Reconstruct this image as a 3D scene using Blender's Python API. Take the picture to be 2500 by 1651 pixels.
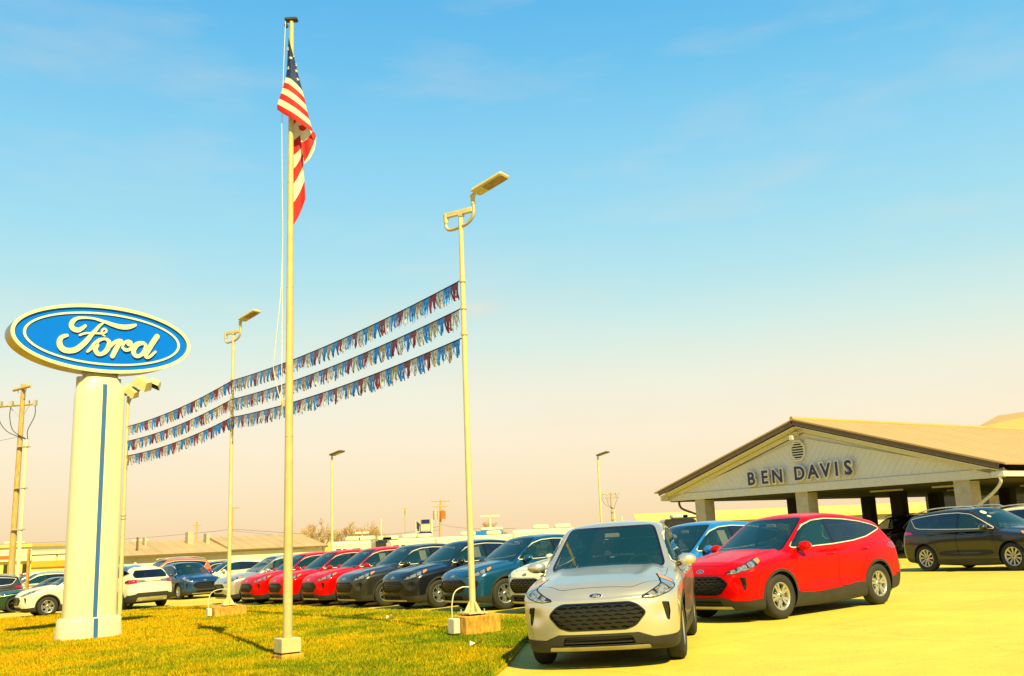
import bpy, math, random
import numpy as np
from mathutils import Matrix, Vector
R = math.radians
random.seed(7); rng = np.random.default_rng(7)
S = bpy.context.scene
COL = S.collection
for o in list(bpy.data.objects): bpy.data.objects.remove(o)

# ---------------------------------------------------------------- camera
FPX, PITCH, ROLL, CAMH = 2341.87, .2016, .0408, 1.5396
cam = bpy.data.cameras.new('camera'); co = bpy.data.objects.new('camera', cam); COL.objects.link(co)
cam.sensor_width = 36; cam.lens = FPX / 2500 * 36; cam.clip_start = .1; cam.clip_end = 6000
cp, sp, cr, sr = math.cos(PITCH), math.sin(PITCH), math.cos(ROLL), math.sin(ROLL)
fw = Vector((0, cp, sp)); up0 = Vector((0, -sp, cp)); r0 = Vector((1, 0, 0))
rt = r0 * cr - up0 * sr; up = r0 * sr + up0 * cr
M = Matrix.Identity(4)
for i in range(3):
    M[i][0] = rt[i]; M[i][1] = up[i]; M[i][2] = -fw[i]
M[2][3] = CAMH
co.matrix_world = M
S.camera = co

# ---------------------------------------------------------------- sky, sun, exposure
SUN_EL = R(44); SUN_AZ = math.atan2(.42, -.907)           # clockwise from +Y: behind the camera to the right
W = bpy.data.worlds.new('World'); S.world = W; W.use_nodes = True
nt = W.node_tree; nt.nodes.clear()
def wn(t, **k):
    n = nt.nodes.new(t)
    for a, b in k.items(): setattr(n, a, b)
    return n
def s2l(c): return tuple(((v / 255) / 12.92 if v / 255 <= .04045 else ((v / 255 + .055) / 1.055) ** 2.4) for v in c)
EXPO = 1.1
sky = wn('ShaderNodeTexSky', sky_type='NISHITA', sun_disc=False, sun_elevation=SUN_EL, sun_rotation=SUN_AZ, dust_density=2.2, ozone_density=2.5, air_density=1.1)
tc = wn('ShaderNodeTexCoord'); sx = wn('ShaderNodeSeparateXYZ'); nt.links.new(tc.outputs['Generated'], sx.inputs[0])
asn = wn('ShaderNodeMath', operation='ARCSINE'); nt.links.new(sx.outputs['Z'], asn.inputs[0])
mp = wn('ShaderNodeMapRange'); mp.inputs['From Min'].default_value = 0; mp.inputs['From Max'].default_value = math.pi / 2
nt.links.new(asn.outputs[0], mp.inputs['Value'])
rp = wn('ShaderNodeValToRGB'); nt.links.new(mp.outputs[0], rp.inputs[0])
stops = [(0, (254, 221, 172)), (2.5, (255, 231, 190)), (5.5, (255, 239, 208)), (8.5, (243, 242, 220)), (11.5, (216, 239, 229)), (14.5, (187, 231, 236)), (18, (164, 223, 241)),
         (22, (144, 213, 242)), (27, (114, 198, 240)), (32, (90, 183, 236)), (60, (44, 124, 200)), (90, (28, 90, 160))]
cr_ = rp.color_ramp
while len(cr_.elements) < len(stops): cr_.elements.new(.5)
for e, (d, c) in zip(cr_.elements, stops):
    e.position = d / 90; l = s2l(c); e.color = (l[0], l[1], l[2], 1)
SKY_STR = .1
gain = wn('ShaderNodeVectorMath', operation='SCALE'); gain.inputs['Scale'].default_value = 1 / SKY_STR / 2 ** EXPO
nt.links.new(rp.outputs[0], gain.inputs[0])
# thin high cloud: large soft noise plus one small puff
mpv = wn('ShaderNodeMapping'); mpv.inputs['Scale'].default_value = (2.2, 2.2, 9)
nt.links.new(tc.outputs['Generated'], mpv.inputs[0])
nz = wn('ShaderNodeTexNoise'); nz.inputs['Scale'].default_value = 2.1; nz.inputs['Detail'].default_value = 6; nz.inputs['Roughness'].default_value = .55
nt.links.new(mpv.outputs[0], nz.inputs['Vector'])
cl = wn('ShaderNodeMapRange'); cl.inputs['From Min'].default_value = .5; cl.inputs['From Max'].default_value = .8; cl.inputs['To Max'].default_value = .22
nt.links.new(nz.outputs['Fac'], cl.inputs['Value'])
puff = wn('ShaderNodeVectorMath', operation='DISTANCE'); puff.inputs[1].default_value = (-.036, .972, .231)
psc = wn('ShaderNodeMapping'); psc.inputs['Scale'].default_value = (.55, 1, 1.5); 
ofs = wn('ShaderNodeVectorMath', operation='SUBTRACT'); ofs.inputs[1].default_value = (-.036, .972, .231)
nt.links.new(tc.outputs['Generated'], ofs.inputs[0]); nt.links.new(ofs.outputs[0], psc.inputs[0])
ln = wn('ShaderNodeVectorMath', operation='LENGTH'); nt.links.new(psc.outputs[0], ln.inputs[0])
pm = wn('ShaderNodeMapRange', interpolation_type='SMOOTHSTEP'); pm.inputs['From Min'].default_value = .026; pm.inputs['From Max'].default_value = .0; pm.inputs['To Min'].default_value = 0; pm.inputs['To Max'].default_value = 1.0
nt.links.new(ln.outputs['Value'], pm.inputs['Value'])
nz2 = wn('ShaderNodeTexNoise'); nz2.inputs['Scale'].default_value = 30; nz2.inputs['Detail'].default_value = 5
nt.links.new(tc.outputs['Generated'], nz2.inputs['Vector'])
pmul = wn('ShaderNodeMath', operation='MULTIPLY'); nt.links.new(pm.outputs[0], pmul.inputs[0]); nt.links.new(nz2.outputs['Fac'], pmul.inputs[1])
cadd = wn('ShaderNodeMath', operation='MAXIMUM'); nt.links.new(cl.outputs[0], cadd.inputs[0]); nt.links.new(pmul.outputs[0], cadd.inputs[1])
cm = wn('ShaderNodeMix', data_type='RGBA'); nt.links.new(cadd.outputs[0], cm.inputs['Factor']); nt.links.new(gain.outputs[0], cm.inputs['A'])
cc = s2l((250, 228, 200)); cm.inputs['B'].default_value = tuple(v / SKY_STR / 2 ** EXPO for v in cc) + (1,)
mx = wn('ShaderNodeMix', data_type='RGBA'); mx.inputs['Factor'].default_value = .95
nt.links.new(sky.outputs[0], mx.inputs['A']); nt.links.new(cm.outputs['Result'], mx.inputs['B'])
bg = wn('ShaderNodeBackground'); bg.inputs['Strength'].default_value = SKY_STR
nt.links.new(mx.outputs['Result'], bg.inputs[0])
wo = wn('ShaderNodeOutputWorld'); nt.links.new(bg.outputs[0], wo.inputs[0])

sun = bpy.data.lights.new('sun', 'SUN'); so = bpy.data.objects.new('sun', sun); COL.objects.link(so)
sun.energy = 5; sun.angle = R(.5); sun.color = (1, .85, .30)
sd = Vector((math.sin(SUN_AZ) * math.cos(SUN_EL), math.cos(SUN_AZ) * math.cos(SUN_EL), math.sin(SUN_EL)))
so.rotation_euler = (-sd).to_track_quat('-Z', 'Y').to_euler(); so.location = (20, -30, 40)
S.view_settings.view_transform = 'Standard'; S.view_settings.look = 'None'
S.view_settings.exposure = EXPO; S.view_settings.gamma = 1; S.view_settings.use_curve_mapping = False
S.render.engine = 'CYCLES'; S.cycles.max_bounces = 6; S.cycles.transparent_max_bounces = 8; S.cycles.use_denoising = True

# ---------------------------------------------------------------- helpers
def tag(o, label=None, cat=None, group=None, kind=None):
    for k, v in (('label', label), ('category', cat), ('group', group), ('kind', kind)):
        if v: o[k] = v
    return o
def empty(name, loc=(0, 0, 0), rz=0, **k):
    o = bpy.data.objects.new(name, None); COL.objects.link(o); o.location = loc; o.rotation_euler = (0, 0, rz); o.empty_display_size = .2
    return tag(o, **k)
def link(name, me, parent=None, **k):
    o = bpy.data.objects.new(name, me); COL.objects.link(o)
    if parent: o.parent = parent
    return tag(o, **k)
def npmesh(name, V, F, mats, N=None, smooth=True, mi=None):
    me = bpy.data.meshes.new(name); V = np.asarray(V, np.float32); F = np.asarray(F, np.int32); k = F.shape[1]
    me.vertices.add(len(V)); me.vertices.foreach_set('co', V.ravel())
    me.loops.add(F.size); me.loops.foreach_set('vertex_index', F.ravel())
    me.polygons.add(len(F)); me.polygons.foreach_set('loop_start', np.arange(0, F.size, k, dtype=np.int32))
    me.polygons.foreach_set('use_smooth', np.full(len(F), smooth))
    for m in (mats if isinstance(mats, (list, tuple)) else [mats]): me.materials.append(m)
    if mi is not None: me.polygons.foreach_set('material_index', np.asarray(mi, np.int32))
    me.update(calc_edges=True); me.validate()
    if N is not None and len(N): me.normals_split_custom_set_from_vertices(np.asarray(N, np.float32))
    return me
class G:
    """collects simple shapes into one mesh"""
    def __init__(s): s.v = []; s.f = []; s.m = []; s.sm = []
    def add(s, vs, fs, mi=0, smooth=False, mat=None):
        b = len(s.v)
        for v in vs: s.v.append(tuple((mat @ Vector(v)) if mat else v))
        for f in fs: s.f.append([i + b for i in f]); s.m.append(mi); s.sm.append(smooth)
        return s
    def box(s, a, b, mi=0, mat=None, bev=0):
        (x0, y0, z0), (x1, y1, z1) = a, b
        if bev <= 0:
            return s.add([(x0, y0, z0), (x1, y0, z0), (x1, y1, z0), (x0, y1, z0), (x0, y0, z1), (x1, y0, z1), (x1, y1, z1), (x0, y1, z1)],
                         [(0, 3, 2, 1), (4, 5, 6, 7), (0, 1, 5, 4), (1, 2, 6, 5), (2, 3, 7, 6), (3, 0, 4, 7)], mi, False, mat)
        vs = []; e = bev
        def ring(z, i): return [(x0 + i + e, y0 + i, z), (x1 - i - e, y0 + i, z), (x1 - i, y0 + i + e, z), (x1 - i, y1 - i - e, z), (x1 - i - e, y1 - i, z), (x0 + i + e, y1 - i, z), (x0 + i, y1 - i - e, z), (x0 + i, y0 + i + e, z)]
        for z, i in ((z0, e), (z0 + e, 0), (z1 - e, 0), (z1, e)): vs += ring(z, i)
        fs = [list(range(7, -1, -1)), list(range(24, 32))]
        for k in range(3):
            for j in range(8): fs.append((k * 8 + j, k * 8 + (j + 1) % 8, k * 8 + 8 + (j + 1) % 8, k * 8 + 8 + j))
        return s.add(vs, fs, mi, False, mat)
    def cyl(s, p, q, r0, r1=None, n=12, mi=0, caps=True, mat=None, smooth=True):
        r1 = r0 if r1 is None else r1; p = Vector(p); q = Vector(q); d = (q - p).normalized()
        a = d.orthogonal().normalized(); b = d.cross(a); vs = []
        for c, r in ((p, r0), (q, r1)):
            for i in range(n):
                t = 2 * math.pi * i / n; vs.append(c + a * (r * math.cos(t)) + b * (r * math.sin(t)))
        s.add(vs, [(i, (i + 1) % n, n + (i + 1) % n, n + i) for i in range(n)], mi, smooth, mat)
        if caps: s.add(vs, [list(range(n - 1, -1, -1)), list(range(n, 2 * n))], mi, False, mat)
        return s
    def tube(s, pts, r, n=8, mi=0, caps=True, smooth=True):
        P = [Vector(p) for p in pts]; rr = r if isinstance(r, (list, tuple)) else [r] * len(P); vs = []; fs = []
        t0 = (P[1] - P[0]).normalized(); a = t0.orthogonal().normalized()
        for i, p in enumerate(P):
            t = ((P[i + 1] - p) if i == 0 else (p - P[i - 1]) if i == len(P) - 1 else (P[i + 1] - P[i - 1])).normalized()
            a = (a - t * a.dot(t)).normalized(); b = t.cross(a)
            for j in range(n):
                w = 2 * math.pi * j / n; vs.append(p + a * (rr[i] * math.cos(w)) + b * (rr[i] * math.sin(w)))
        for i in range(len(P) - 1):
            for j in range(n): fs.append((i * n + j, i * n + (j + 1) % n, (i + 1) * n + (j + 1) % n, (i + 1) * n + j))
        s.add(vs, fs, mi, smooth)
        if caps: s.add(vs[:n], [list(range(n - 1, -1, -1))], mi); s.add(vs[-n:], [list(range(n))], mi)
        return s
    def lathe(s, prof, n=24, mi=0, mat=None, smooth=True):          # profile (r, z) round z
        vs = []; fs = []; k = len(prof)
        for i in range(n):
            t = 2 * math.pi * i / n
            for r, z in prof: vs.append((r * math.cos(t), r * math.sin(t), z))
        for i in range(n):
            for j in range(k - 1): fs.append((i * k + j, ((i + 1) % n) * k + j, ((i + 1) % n) * k + j + 1, i * k + j + 1))
        return s.add(vs, fs, mi, smooth, mat)
    def prism(s, poly, z0, z1, mi=0, mat=None, smooth=False):
        n = len(poly); vs = [(x, y, z0) for x, y in poly] + [(x, y, z1) for x, y in poly]
        s.add(vs, [list(range(n - 1, -1, -1)), list(range(n, 2 * n))], mi, False, mat)
        return s.add(vs, [(i, (i + 1) % n, n + (i + 1) % n, n + i) for i in range(n)], mi, smooth, mat)
    def sphere(s, c, r, n=10, mi=0, sc=(1, 1, 1)):
        vs = []; fs = []; m = n // 2 + 1
        for i in range(m + 1):
            a = math.pi * i / m
            for j in range(n):
                b = 2 * math.pi * j / n
                vs.append((c[0] + sc[0] * r * math.sin(a) * math.cos(b), c[1] + sc[1] * r * math.sin(a) * math.sin(b), c[2] + sc[2] * r * math.cos(a)))
        for i in range(m):
            for j in range(n): fs.append((i * n + j, (i + 1) * n + j, (i + 1) * n + (j + 1) % n, i * n + (j + 1) % n))
        return s.add(vs, fs, mi, True)
    def mesh(s, name, mats):
        me = bpy.data.meshes.new(name); me.from_pydata([tuple(v) for v in s.v], [], s.f)
        for m in (mats if isinstance(mats, (list, tuple)) else [mats]): me.materials.append(m)
        me.polygons.foreach_set('material_index', s.m); me.polygons.foreach_set('use_smooth', s.sm); me.update(); return me
    def obj(s, name, mats, parent=None, **k): return link(name, s.mesh(name, mats), parent, **k)
def copy_tree(o, parent=None):
    c = o.copy(); COL.objects.link(c)
    if parent: c.parent = parent; c.matrix_parent_inverse = o.matrix_parent_inverse
    for ch in o.children: copy_tree(ch, c)
    return c
def ground_z(x, y):
    def cl(v, a, b): return a if v < a else b if v > b else v
    return .024 * (cl(x, -34, 26) - .8) - .0115 * (cl(y, -12, 62) - 11)
GN = Vector((-.024, .0115, 1)).normalized()
def smooth_path(pts, n=6):
    P = [np.array(p, float) for p in pts]; P = [2 * P[0] - P[1]] + P + [2 * P[-1] - P[-2]]; out = []
    for i in range(1, len(P) - 2):
        for k in range(n):
            t = k / n; a, b, c, d = P[i - 1:i + 3]
            out.append(.5 * ((2 * b) + (c - a) * t + (2 * a - 5 * b + 4 * c - d) * t * t + (3 * b - a - 3 * c + d) * t ** 3))
    out.append(P[-2]); return out

# ---------------------------------------------------------------- materials
ALB = .72      # shade deepened through colour: all base colours scaled down against the raised exposure
def mat(name, col, rough=.5, metal=0, var=.12, scale=6, bump=0, bscale=60, coat=0, spec=.5, detail=4, col2=None, stretch=None):
    col = tuple(v * ALB for v in col)
    m = bpy.data.materials.new(name); m.use_nodes = True; t = m.node_tree; b = t.nodes['Principled BSDF']
    b.inputs['Roughness'].default_value = rough; b.inputs['Metallic'].default_value = metal; b.inputs['Coat Weight'].default_value = coat
    b.inputs['Coat Roughness'].default_value = .03; b.inputs['Specular IOR Level'].default_value = spec
    tc = t.nodes.new('ShaderNodeTexCoord'); src = tc.outputs['Object']
    if stretch:
        mp = t.nodes.new('ShaderNodeMapping'); mp.inputs['Scale'].default_value = stretch; t.links.new(src, mp.inputs[0]); src = mp.outputs[0]
    n = t.nodes.new('ShaderNodeTexNoise'); n.inputs['Scale'].default_value = scale; n.inputs['Detail'].default_value = detail; t.links.new(src, n.inputs['Vector'])
    mx = t.nodes.new('ShaderNodeMix'); mx.data_type = 'RGBA'
    c2 = col2 or tuple(max(0, v * (1 - var * 2)) for v in col)
    mx.inputs['A'].default_value = (*c2, 1); mx.inputs['B'].default_value = (*(col if col2 else tuple(v * (1 + var * .5) for v in col)), 1)
    r = t.nodes.new('ShaderNodeMapRange'); r.inputs['From Min'].default_value = .3; r.inputs['From Max'].default_value = .7
    t.links.new(n.outputs['Fac'], r.inputs['Value']); t.links.new(r.outputs[0], mx.inputs['Factor']); t.links.new(mx.outputs['Result'], b.inputs['Base Color'])
    if bump:
        n2 = t.nodes.new('ShaderNodeTexNoise'); n2.inputs['Scale'].default_value = bscale; n2.inputs['Detail'].default_value = 5; t.links.new(src, n2.inputs['Vector'])
        bp = t.nodes.new('ShaderNodeBump'); bp.inputs['Strength'].default_value = bump; bp.inputs['Distance'].default_value = .02
        t.links.new(n2.outputs['Fac'], bp.inputs['Height']); t.links.new(bp.outputs[0], b.inputs['Normal'])
    return m
def paint(name, col, metal=.35, rough=.32, coat=.8, spec=.4):
    m = mat(name, col, rough, metal, var=.03, scale=3, coat=coat, spec=spec)
    t = m.node_tree; b = t.nodes['Principled BSDF']; out = t.nodes['Material Output']
    d = t.nodes.new('ShaderNodeBsdfDiffuse'); d.inputs[0].default_value = (.03, .028, .025, 1)     # trimmed cabin side of the shell
    g = t.nodes.new('ShaderNodeNewGeometry'); ms = t.nodes.new('ShaderNodeMixShader')
    t.links.new(g.outputs['Backfacing'], ms.inputs[0]); t.links.new(b.outputs[0], ms.inputs[1]); t.links.new(d.outputs[0], ms.inputs[2]); t.links.new(ms.outputs[0], out.inputs[0])
    return m
def glass(name, col, alpha):
    m = mat(name, col, .03, 0, var=.02, spec=.6); m.node_tree.nodes['Principled BSDF'].inputs['IOR'].default_value = 1.75; m.node_tree.nodes['Principled BSDF'].inputs['Alpha'].default_value = alpha; return m
M_ = dict(
    silver=paint('silver paint', (.80, .76, .68), .7, .28), red=paint('red paint', (.80, .002, .002), .28, .36, .3, .06), bluebright=paint('bright blue paint', (.02, .26, .8), .3),
    white=paint('white paint', (.82, .79, .62), 0, .3), teal=paint('teal blue paint', (.006, .10, .25), .45), navy=paint('black navy paint', (.008, .010, .016), .2),
    dgrey=paint('dark grey paint', (.045, .043, .04), .5), blue=paint('deep blue paint', (.012, .06, .22), .4), orange=paint('orange paint', (.72, .16, .02), .2),
    green=paint('dark green paint', (.01, .06, .035), .5), grey=paint('slate paint', (.034, .032, .024), .4), tan=paint('champagne paint', (.4, .34, .24), .4), black=paint('black paint', (.01, .01, .01), .1),
    glass=glass('windscreen glass', (.007, .044, .056), .66), dglass=glass('tinted glass', (.006, .008, .012), .93),
    plastic=mat('black plastic', (.028, .026, .022), .62, bump=.15, bscale=300), gloss=mat('gloss black', (.008, .008, .008), .18, spec=.6),
    seal=mat('dark gap', (.006, .006, .006), .8), chrome=mat('chrome', (.85, .82, .74), .3, .7, var=.03), alloy=mat('alloy', (.74, .72, .66), .28, .85, var=.04),
    dalloy=mat('black alloy', (.02, .02, .02), .3, .6), tyre=mat('tyre rubber', (.022, .02, .017), .8, bump=.2, bscale=90),
    lampglass=mat('lamp lens', (.62, .61, .58), .18, .6, var=.4, scale=22, coat=1), lampdark=mat('lamp housing', (.10, .11, .13), .12, .7, var=.4, scale=18, coat=1), reflector=mat('lamp reflector', (.85, .83, .76), .12, 1),
    amber=mat('amber lens', (1., .32, .01), .3, coat=.2), tail=mat('red lens', (.5, .01, .012), .12, coat=1, var=.3, scale=20), skid=mat('satin silver', (.62, .58, .48), .35, .6), skidbright=paint('bright satin trim', (.82, .78, .66), .3, .4),
    cloth=mat('seat cloth', (.05, .047, .042), .9), dash=mat('dashboard', (.03, .029, .026), .8), under=mat('underbody', (.014, .013, .012), .9),
    paper=mat('white paper', (.85, .83, .74), .8, var=.03), brake=mat('red calliper', (.5, .02, .02), .4),
)
# ---------------------------------------------------------------- the script lettering on the oval badge (strokes: x, y, half width; unit = half the oval's width)
RAW = dict(
 f=[[(1490,520,30),(1430,570,40),(1350,605,48),(1270,580,52),(1235,520,50),(1265,440,45),(1350,385,32),(1500,370,22),(1650,380,22),(1725,398,25),(1875,440,32),(2025,490,42),(2175,522,50),(2305,520,50),(2415,492,38),(2450,478,28)],
    [(1850,440,14),(1760,510,28),(1690,590,35),(1610,680,42),(1530,780,50),(1430,880,55),(1320,960,56),(1200,985,55),(1090,960,57),(1030,890,57),(1025,800,50),(1070,735,42),(1155,705,32)],
    [(1390,695,22),(1450,670,20),(1550,655,18),(1700,655,18),(1800,655,18),(1872,630,20),(1885,590,20),(1850,565,20),(1810,590,20),(1800,640,18),(1820,680,18),(1858,702,12)]],
 o=[[(1530,995,24),(1600,930,36),(1680,840,42),(1760,775,35),(1850,757,26),(1905,775,34),(1938,825,44),(1918,920,50),(1860,1000,46),(1780,1040,40),(1715,1025,46),(1675,950,50),(1705,870,46)],
    [(1830,1010,30),(1925,920,36),(2025,830,36),(2105,785,35),(2160,790,42)]],
 r=[[(2165,795,46),(2110,870,50),(2060,960,50),(2000,1075,48)],
    [(2195,880,26),(2240,815,28),(2305,790,30),(2355,820,38),(2335,862,30),(2290,850,22)],
    [(2195,915,30),(2250,960,32),(2330,945,34),(2410,880,36),(2490,828,36),(2590,815,34)]],
 d=[[(2610,820,34),(2500,850,42),(2425,930,48),(2408,1010,48),(2455,1070,40),(2530,1065,38),(2610,1000,44),(2650,915,42),(2640,850,36)],
    [(2880,690,55),(2775,840,55),(2690,980,48),(2645,1055,42),(2685,1098,30),(2760,1060,28),(2842,985,24)]])
_A = np.array([[1690, 31], [127, -624]], float); _Ai = np.linalg.inv(_A)
OV_RATIO = .375                                        # height / width of the oval face
def script_letters():
    out = {}; lvl = 0
    for k, strokes in RAW.items():
        g = G()
        for st in strokes:
            P = []
            for x, y, w in st:
                q = _Ai @ np.array([x - 1870, y - 757]); P.append((q[0], q[1] * OV_RATIO, w * .9 / 1690))
            P = smooth_path(P, 5); n = len(P); L_ = []; R_ = []
            for i, p in enumerate(P):
                t = P[min(i + 1, n - 1)][:2] - P[max(i - 1, 0)][:2]; t = t / np.linalg.norm(t); nn = np.array([-t[1], t[0]]); L_.append(p[:2] + nn * p[2]); R_.append(p[:2] - nn * p[2])
            t = P[-1][:2] - P[-2][:2]; t /= np.linalg.norm(t); t0 = P[0][:2] - P[1][:2]; t0 /= np.linalg.norm(t0); z1 = .022 + lvl * .0006; lvl += 1
            vs = []; fs = []
            for a, b in zip(L_, R_): vs += [(a[0], a[1], 0), (b[0], b[1], 0), (a[0], a[1], z1), (b[0], b[1], z1)]
            for i in range(n - 1):
                a = 4 * i; b = a + 4; fs += [(a + 2, a + 3, b + 3, b + 2), (a, a + 2, b + 2, b), (a + 1, b + 1, b + 3, a + 3)]
            g.add(vs, fs)
            for c, w, i, tt in ((P[0][:2], P[0][2], 0, t0), (P[-1][:2], P[-1][2], n - 1, t)):
                vs = []; m = 7; nn = np.array([-tt[1], tt[0]])
                for j in range(m):
                    a = math.pi * j / (m - 1); q = c + nn * (w * math.cos(a)) + tt * (w * math.sin(a)); vs += [(q[0], q[1], 0), (q[0], q[1], z1)]
                g.add(vs, [list(range(2 * m - 1, 0, -2))] + [(2 * j, 2 * j + 2, 2 * j + 3, 2 * j + 1) for j in range(m - 1)])
        out[k] = g
    return out
def oval_ring(g, ax, ay, bx, by, z0, z1, n=72, mi=0):
    vs = []
    for i in range(n):
        t = 2 * math.pi * i / n; c, s = math.cos(t), math.sin(t); vs += [(ax * c, ay * s, z0), (ax * c, ay * s, z1), (bx * c, by * s, z1), (bx * c, by * s, z0)]
    fs = []
    for i in range(n):
        a = 4 * i; b = 4 * ((i + 1) % n); fs += [(a, b, b + 1, a + 1), (a + 1, b + 1, b + 2, a + 2), (a + 2, b + 2, b + 3, a + 3)]
    g.add(vs, fs, mi)
def oval_disc(g, ax, ay, z0, z1, n=72, mi=0): g.prism([(ax * math.cos(2 * math.pi * i / n), ay * math.sin(2 * math.pi * i / n)) for i in range(n)], z0, z1, mi)
M_['badge_blue'] = mat('badge blue', (.01, .03, .16), .2, var=.04, coat=1)
_badge = {}
def badge_oval(parent, mt, hw, hh):
    if not _badge:
        g = G(); oval_disc(g, 1, hh / hw, -.05, .05, 40, 0); oval_ring(g, 1.06, hh / hw + .06, .96, hh / hw - .04, -.05, .09, 40, 1); g.v = [(v[0] * hw, v[1] * hw, v[2] * hw) for v in g.v]; _badge['o'] = g.mesh('badge', [M_['badge_blue'], M_['chrome']])
        g = G()
        for q in script_letters().values(): g.add([(v[0] * hw * .95, v[1] * hw * .95 * (hh / hw / .375), .05 * hw + v[2] * hw) for v in q.v], q.f)
        _badge['l'] = g.mesh('badge_script', M_['chrome'])
    o = link('badge', _badge['o'], parent); o.matrix_local = mt; link('badge_script', _badge['l'], o)
# ---------------------------------------------------------------- car bodies: a smooth implicit shell, meshed, then cut into panels
def spl(xs, ys):
    xs = np.array(xs, float); ys = np.array(ys, float); d = np.gradient(ys, xs)
    def f(x):
        x = np.clip(x, xs[0], xs[-1]); i = np.clip(np.searchsorted(xs, x) - 1, 0, len(xs) - 2); h = xs[i + 1] - xs[i]; t = (x - xs[i]) / h
        return (2 * t**3 - 3 * t**2 + 1) * ys[i] + (t**3 - 2 * t**2 + t) * h * d[i] + (-2 * t**3 + 3 * t**2) * ys[i + 1] + (t**3 - t**2) * h * d[i + 1]
    return f
def smax(a, b, k):
    h = np.clip(.5 + .5 * (a - b) / k, 0, 1); return b * (1 - h) + a * h + k * h * (1 - h)
def smin(a, b, k): return -smax(-a, -b, k)
def poly_sd(P, Q):
    Q = np.asarray(Q, float); n = len(Q); d = np.full(len(P), 1e9); s = np.ones(len(P))
    for i in range(n):
        a = Q[i]; b = Q[i - 1]; e = b - a; w = P - a; t = np.clip((w @ e) / (e @ e), 0, 1)
        d = np.minimum(d, ((w - t[:, None] * e)**2).sum(1))
        c1 = P[:, 1] >= a[1]; c2 = P[:, 1] < b[1]; c3 = e[0] * w[:, 1] > e[1] * w[:, 0]
        s = np.where((c1 & c2 & c3) | (~c1 & ~c2 & ~c3), -s, s)
    return s * np.sqrt(d)
def rounded(Q, n=5): return [tuple(p) for p in smooth_closed(Q, n)]
def smooth_closed(pts, n=5):
    P = [np.array(p, float) for p in pts]; m = len(P); out = []
    for i in range(m):
        a, b, c, d = P[i - 1], P[i], P[(i + 1) % m], P[(i + 2) % m]
        for k in range(n):
            t = k / n; out.append(.5 * ((2 * b) + (c - a) * t + (2 * a - 5 * b + 4 * c - d) * t * t + (3 * b - a - 3 * c + d) * t**3))
    return out
def cut_corners(Q, r=.03):
    out = []; P = [np.array(p, float) for p in Q]; m = len(P)
    for i in range(m):
        a, b, c = P[i - 1], P[i], P[(i + 1) % m]; u = a - b; v = c - b; lu = np.linalg.norm(u); lv = np.linalg.norm(v); q = min(r, lu * .45, lv * .45)
        p0 = b + u / lu * q; p1 = b + v / lv * q
        for t in (0, .25, .5, .75, 1): out.append((1 - t)**2 * p0 + 2 * t * (1 - t) * b + t * t * p1)
    return out
class TM:
    def __init__(s, V, N, F): s.V, s.N, s.F = V, N, F
def compact(m, F):
    u, inv = np.unique(F, return_inverse=True); return TM(m.V[u], m.N[u], inv.reshape(F.shape))
def clip(m, d, el=None):
    F = m.F; ins = d[F] < 0; cnt = ins.sum(1)
    if el is not None: cnt = np.where(el, cnt, 0)
    I = [F[cnt == 3]]; O = [F[cnt == 0]]; V, N = m.V, m.N
    ed = []; rec = []
    for k in (1, 2):
        f = F[cnt == k]; q = ins[cnt == k]
        if not len(f): continue
        i = np.argmax(q if k == 1 else ~q, 1); r = np.arange(len(f)); a, b, c = f[r, i], f[r, (i + 1) % 3], f[r, (i + 2) % 3]; rec.append((k, a, b, c))
        ed += [np.stack([a, b], 1), np.stack([a, c], 1)]
    if rec:
        E = np.sort(np.concatenate(ed), 1); u, inv = np.unique(E, axis=0, return_inverse=True); inv = inv.ravel()
        d0, d1 = d[u[:, 0]], d[u[:, 1]]; t = (d0 / (d0 - d1))[:, None]; base = len(V)
        V = np.concatenate([V, V[u[:, 0]] * (1 - t) + V[u[:, 1]] * t]); nn = N[u[:, 0]] * (1 - t) + N[u[:, 1]] * t
        N = np.concatenate([N, nn / np.linalg.norm(nn, axis=1, keepdims=True)]); o = 0
        for k, a, b, c in rec:
            n = len(a); p = base + inv[o:o + n]; q = base + inv[o + n:o + 2 * n]; o += 2 * n
            tip = np.stack([a, p, q], 1); rest = np.concatenate([np.stack([p, b, c], 1), np.stack([p, c, q], 1)])
            (I if k == 1 else O).append(tip); (O if k == 1 else I).append(rest)
    m2 = TM(V, N, F); return compact(m2, np.concatenate(I)), compact(m2, np.concatenate(O))
def join(ms):
    b = 0; V = []; N = []; F = []
    for m in ms:
        if len(m.F): V.append(m.V); N.append(m.N); F.append(m.F + b); b += len(m.V)
    return TM(np.concatenate(V), np.concatenate(N), np.concatenate(F))
def offs(m, h): return TM(m.V + m.N * h, m.N, m.F)
def refine(m):
    E = np.sort(np.concatenate([m.F[:, [0, 1]], m.F[:, [1, 2]], m.F[:, [2, 0]]]), 1); u, inv = np.unique(E, axis=0, return_inverse=True); inv = inv.ravel(); n = len(m.F); b = len(m.V)
    ab, bc, ca = b + inv[:n], b + inv[n:2 * n], b + inv[2 * n:]; A, B, C = m.F.T
    nn = m.N[u[:, 0]] + m.N[u[:, 1]]; nn /= np.linalg.norm(nn, axis=1, keepdims=True)
    return TM(np.concatenate([m.V, (m.V[u[:, 0]] + m.V[u[:, 1]]) / 2]), np.concatenate([m.N, nn]),
              np.concatenate([np.stack(q, 1) for q in ((A, ab, ca), (ab, B, bc), (ca, bc, C), (ab, bc, ca))]))
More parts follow.
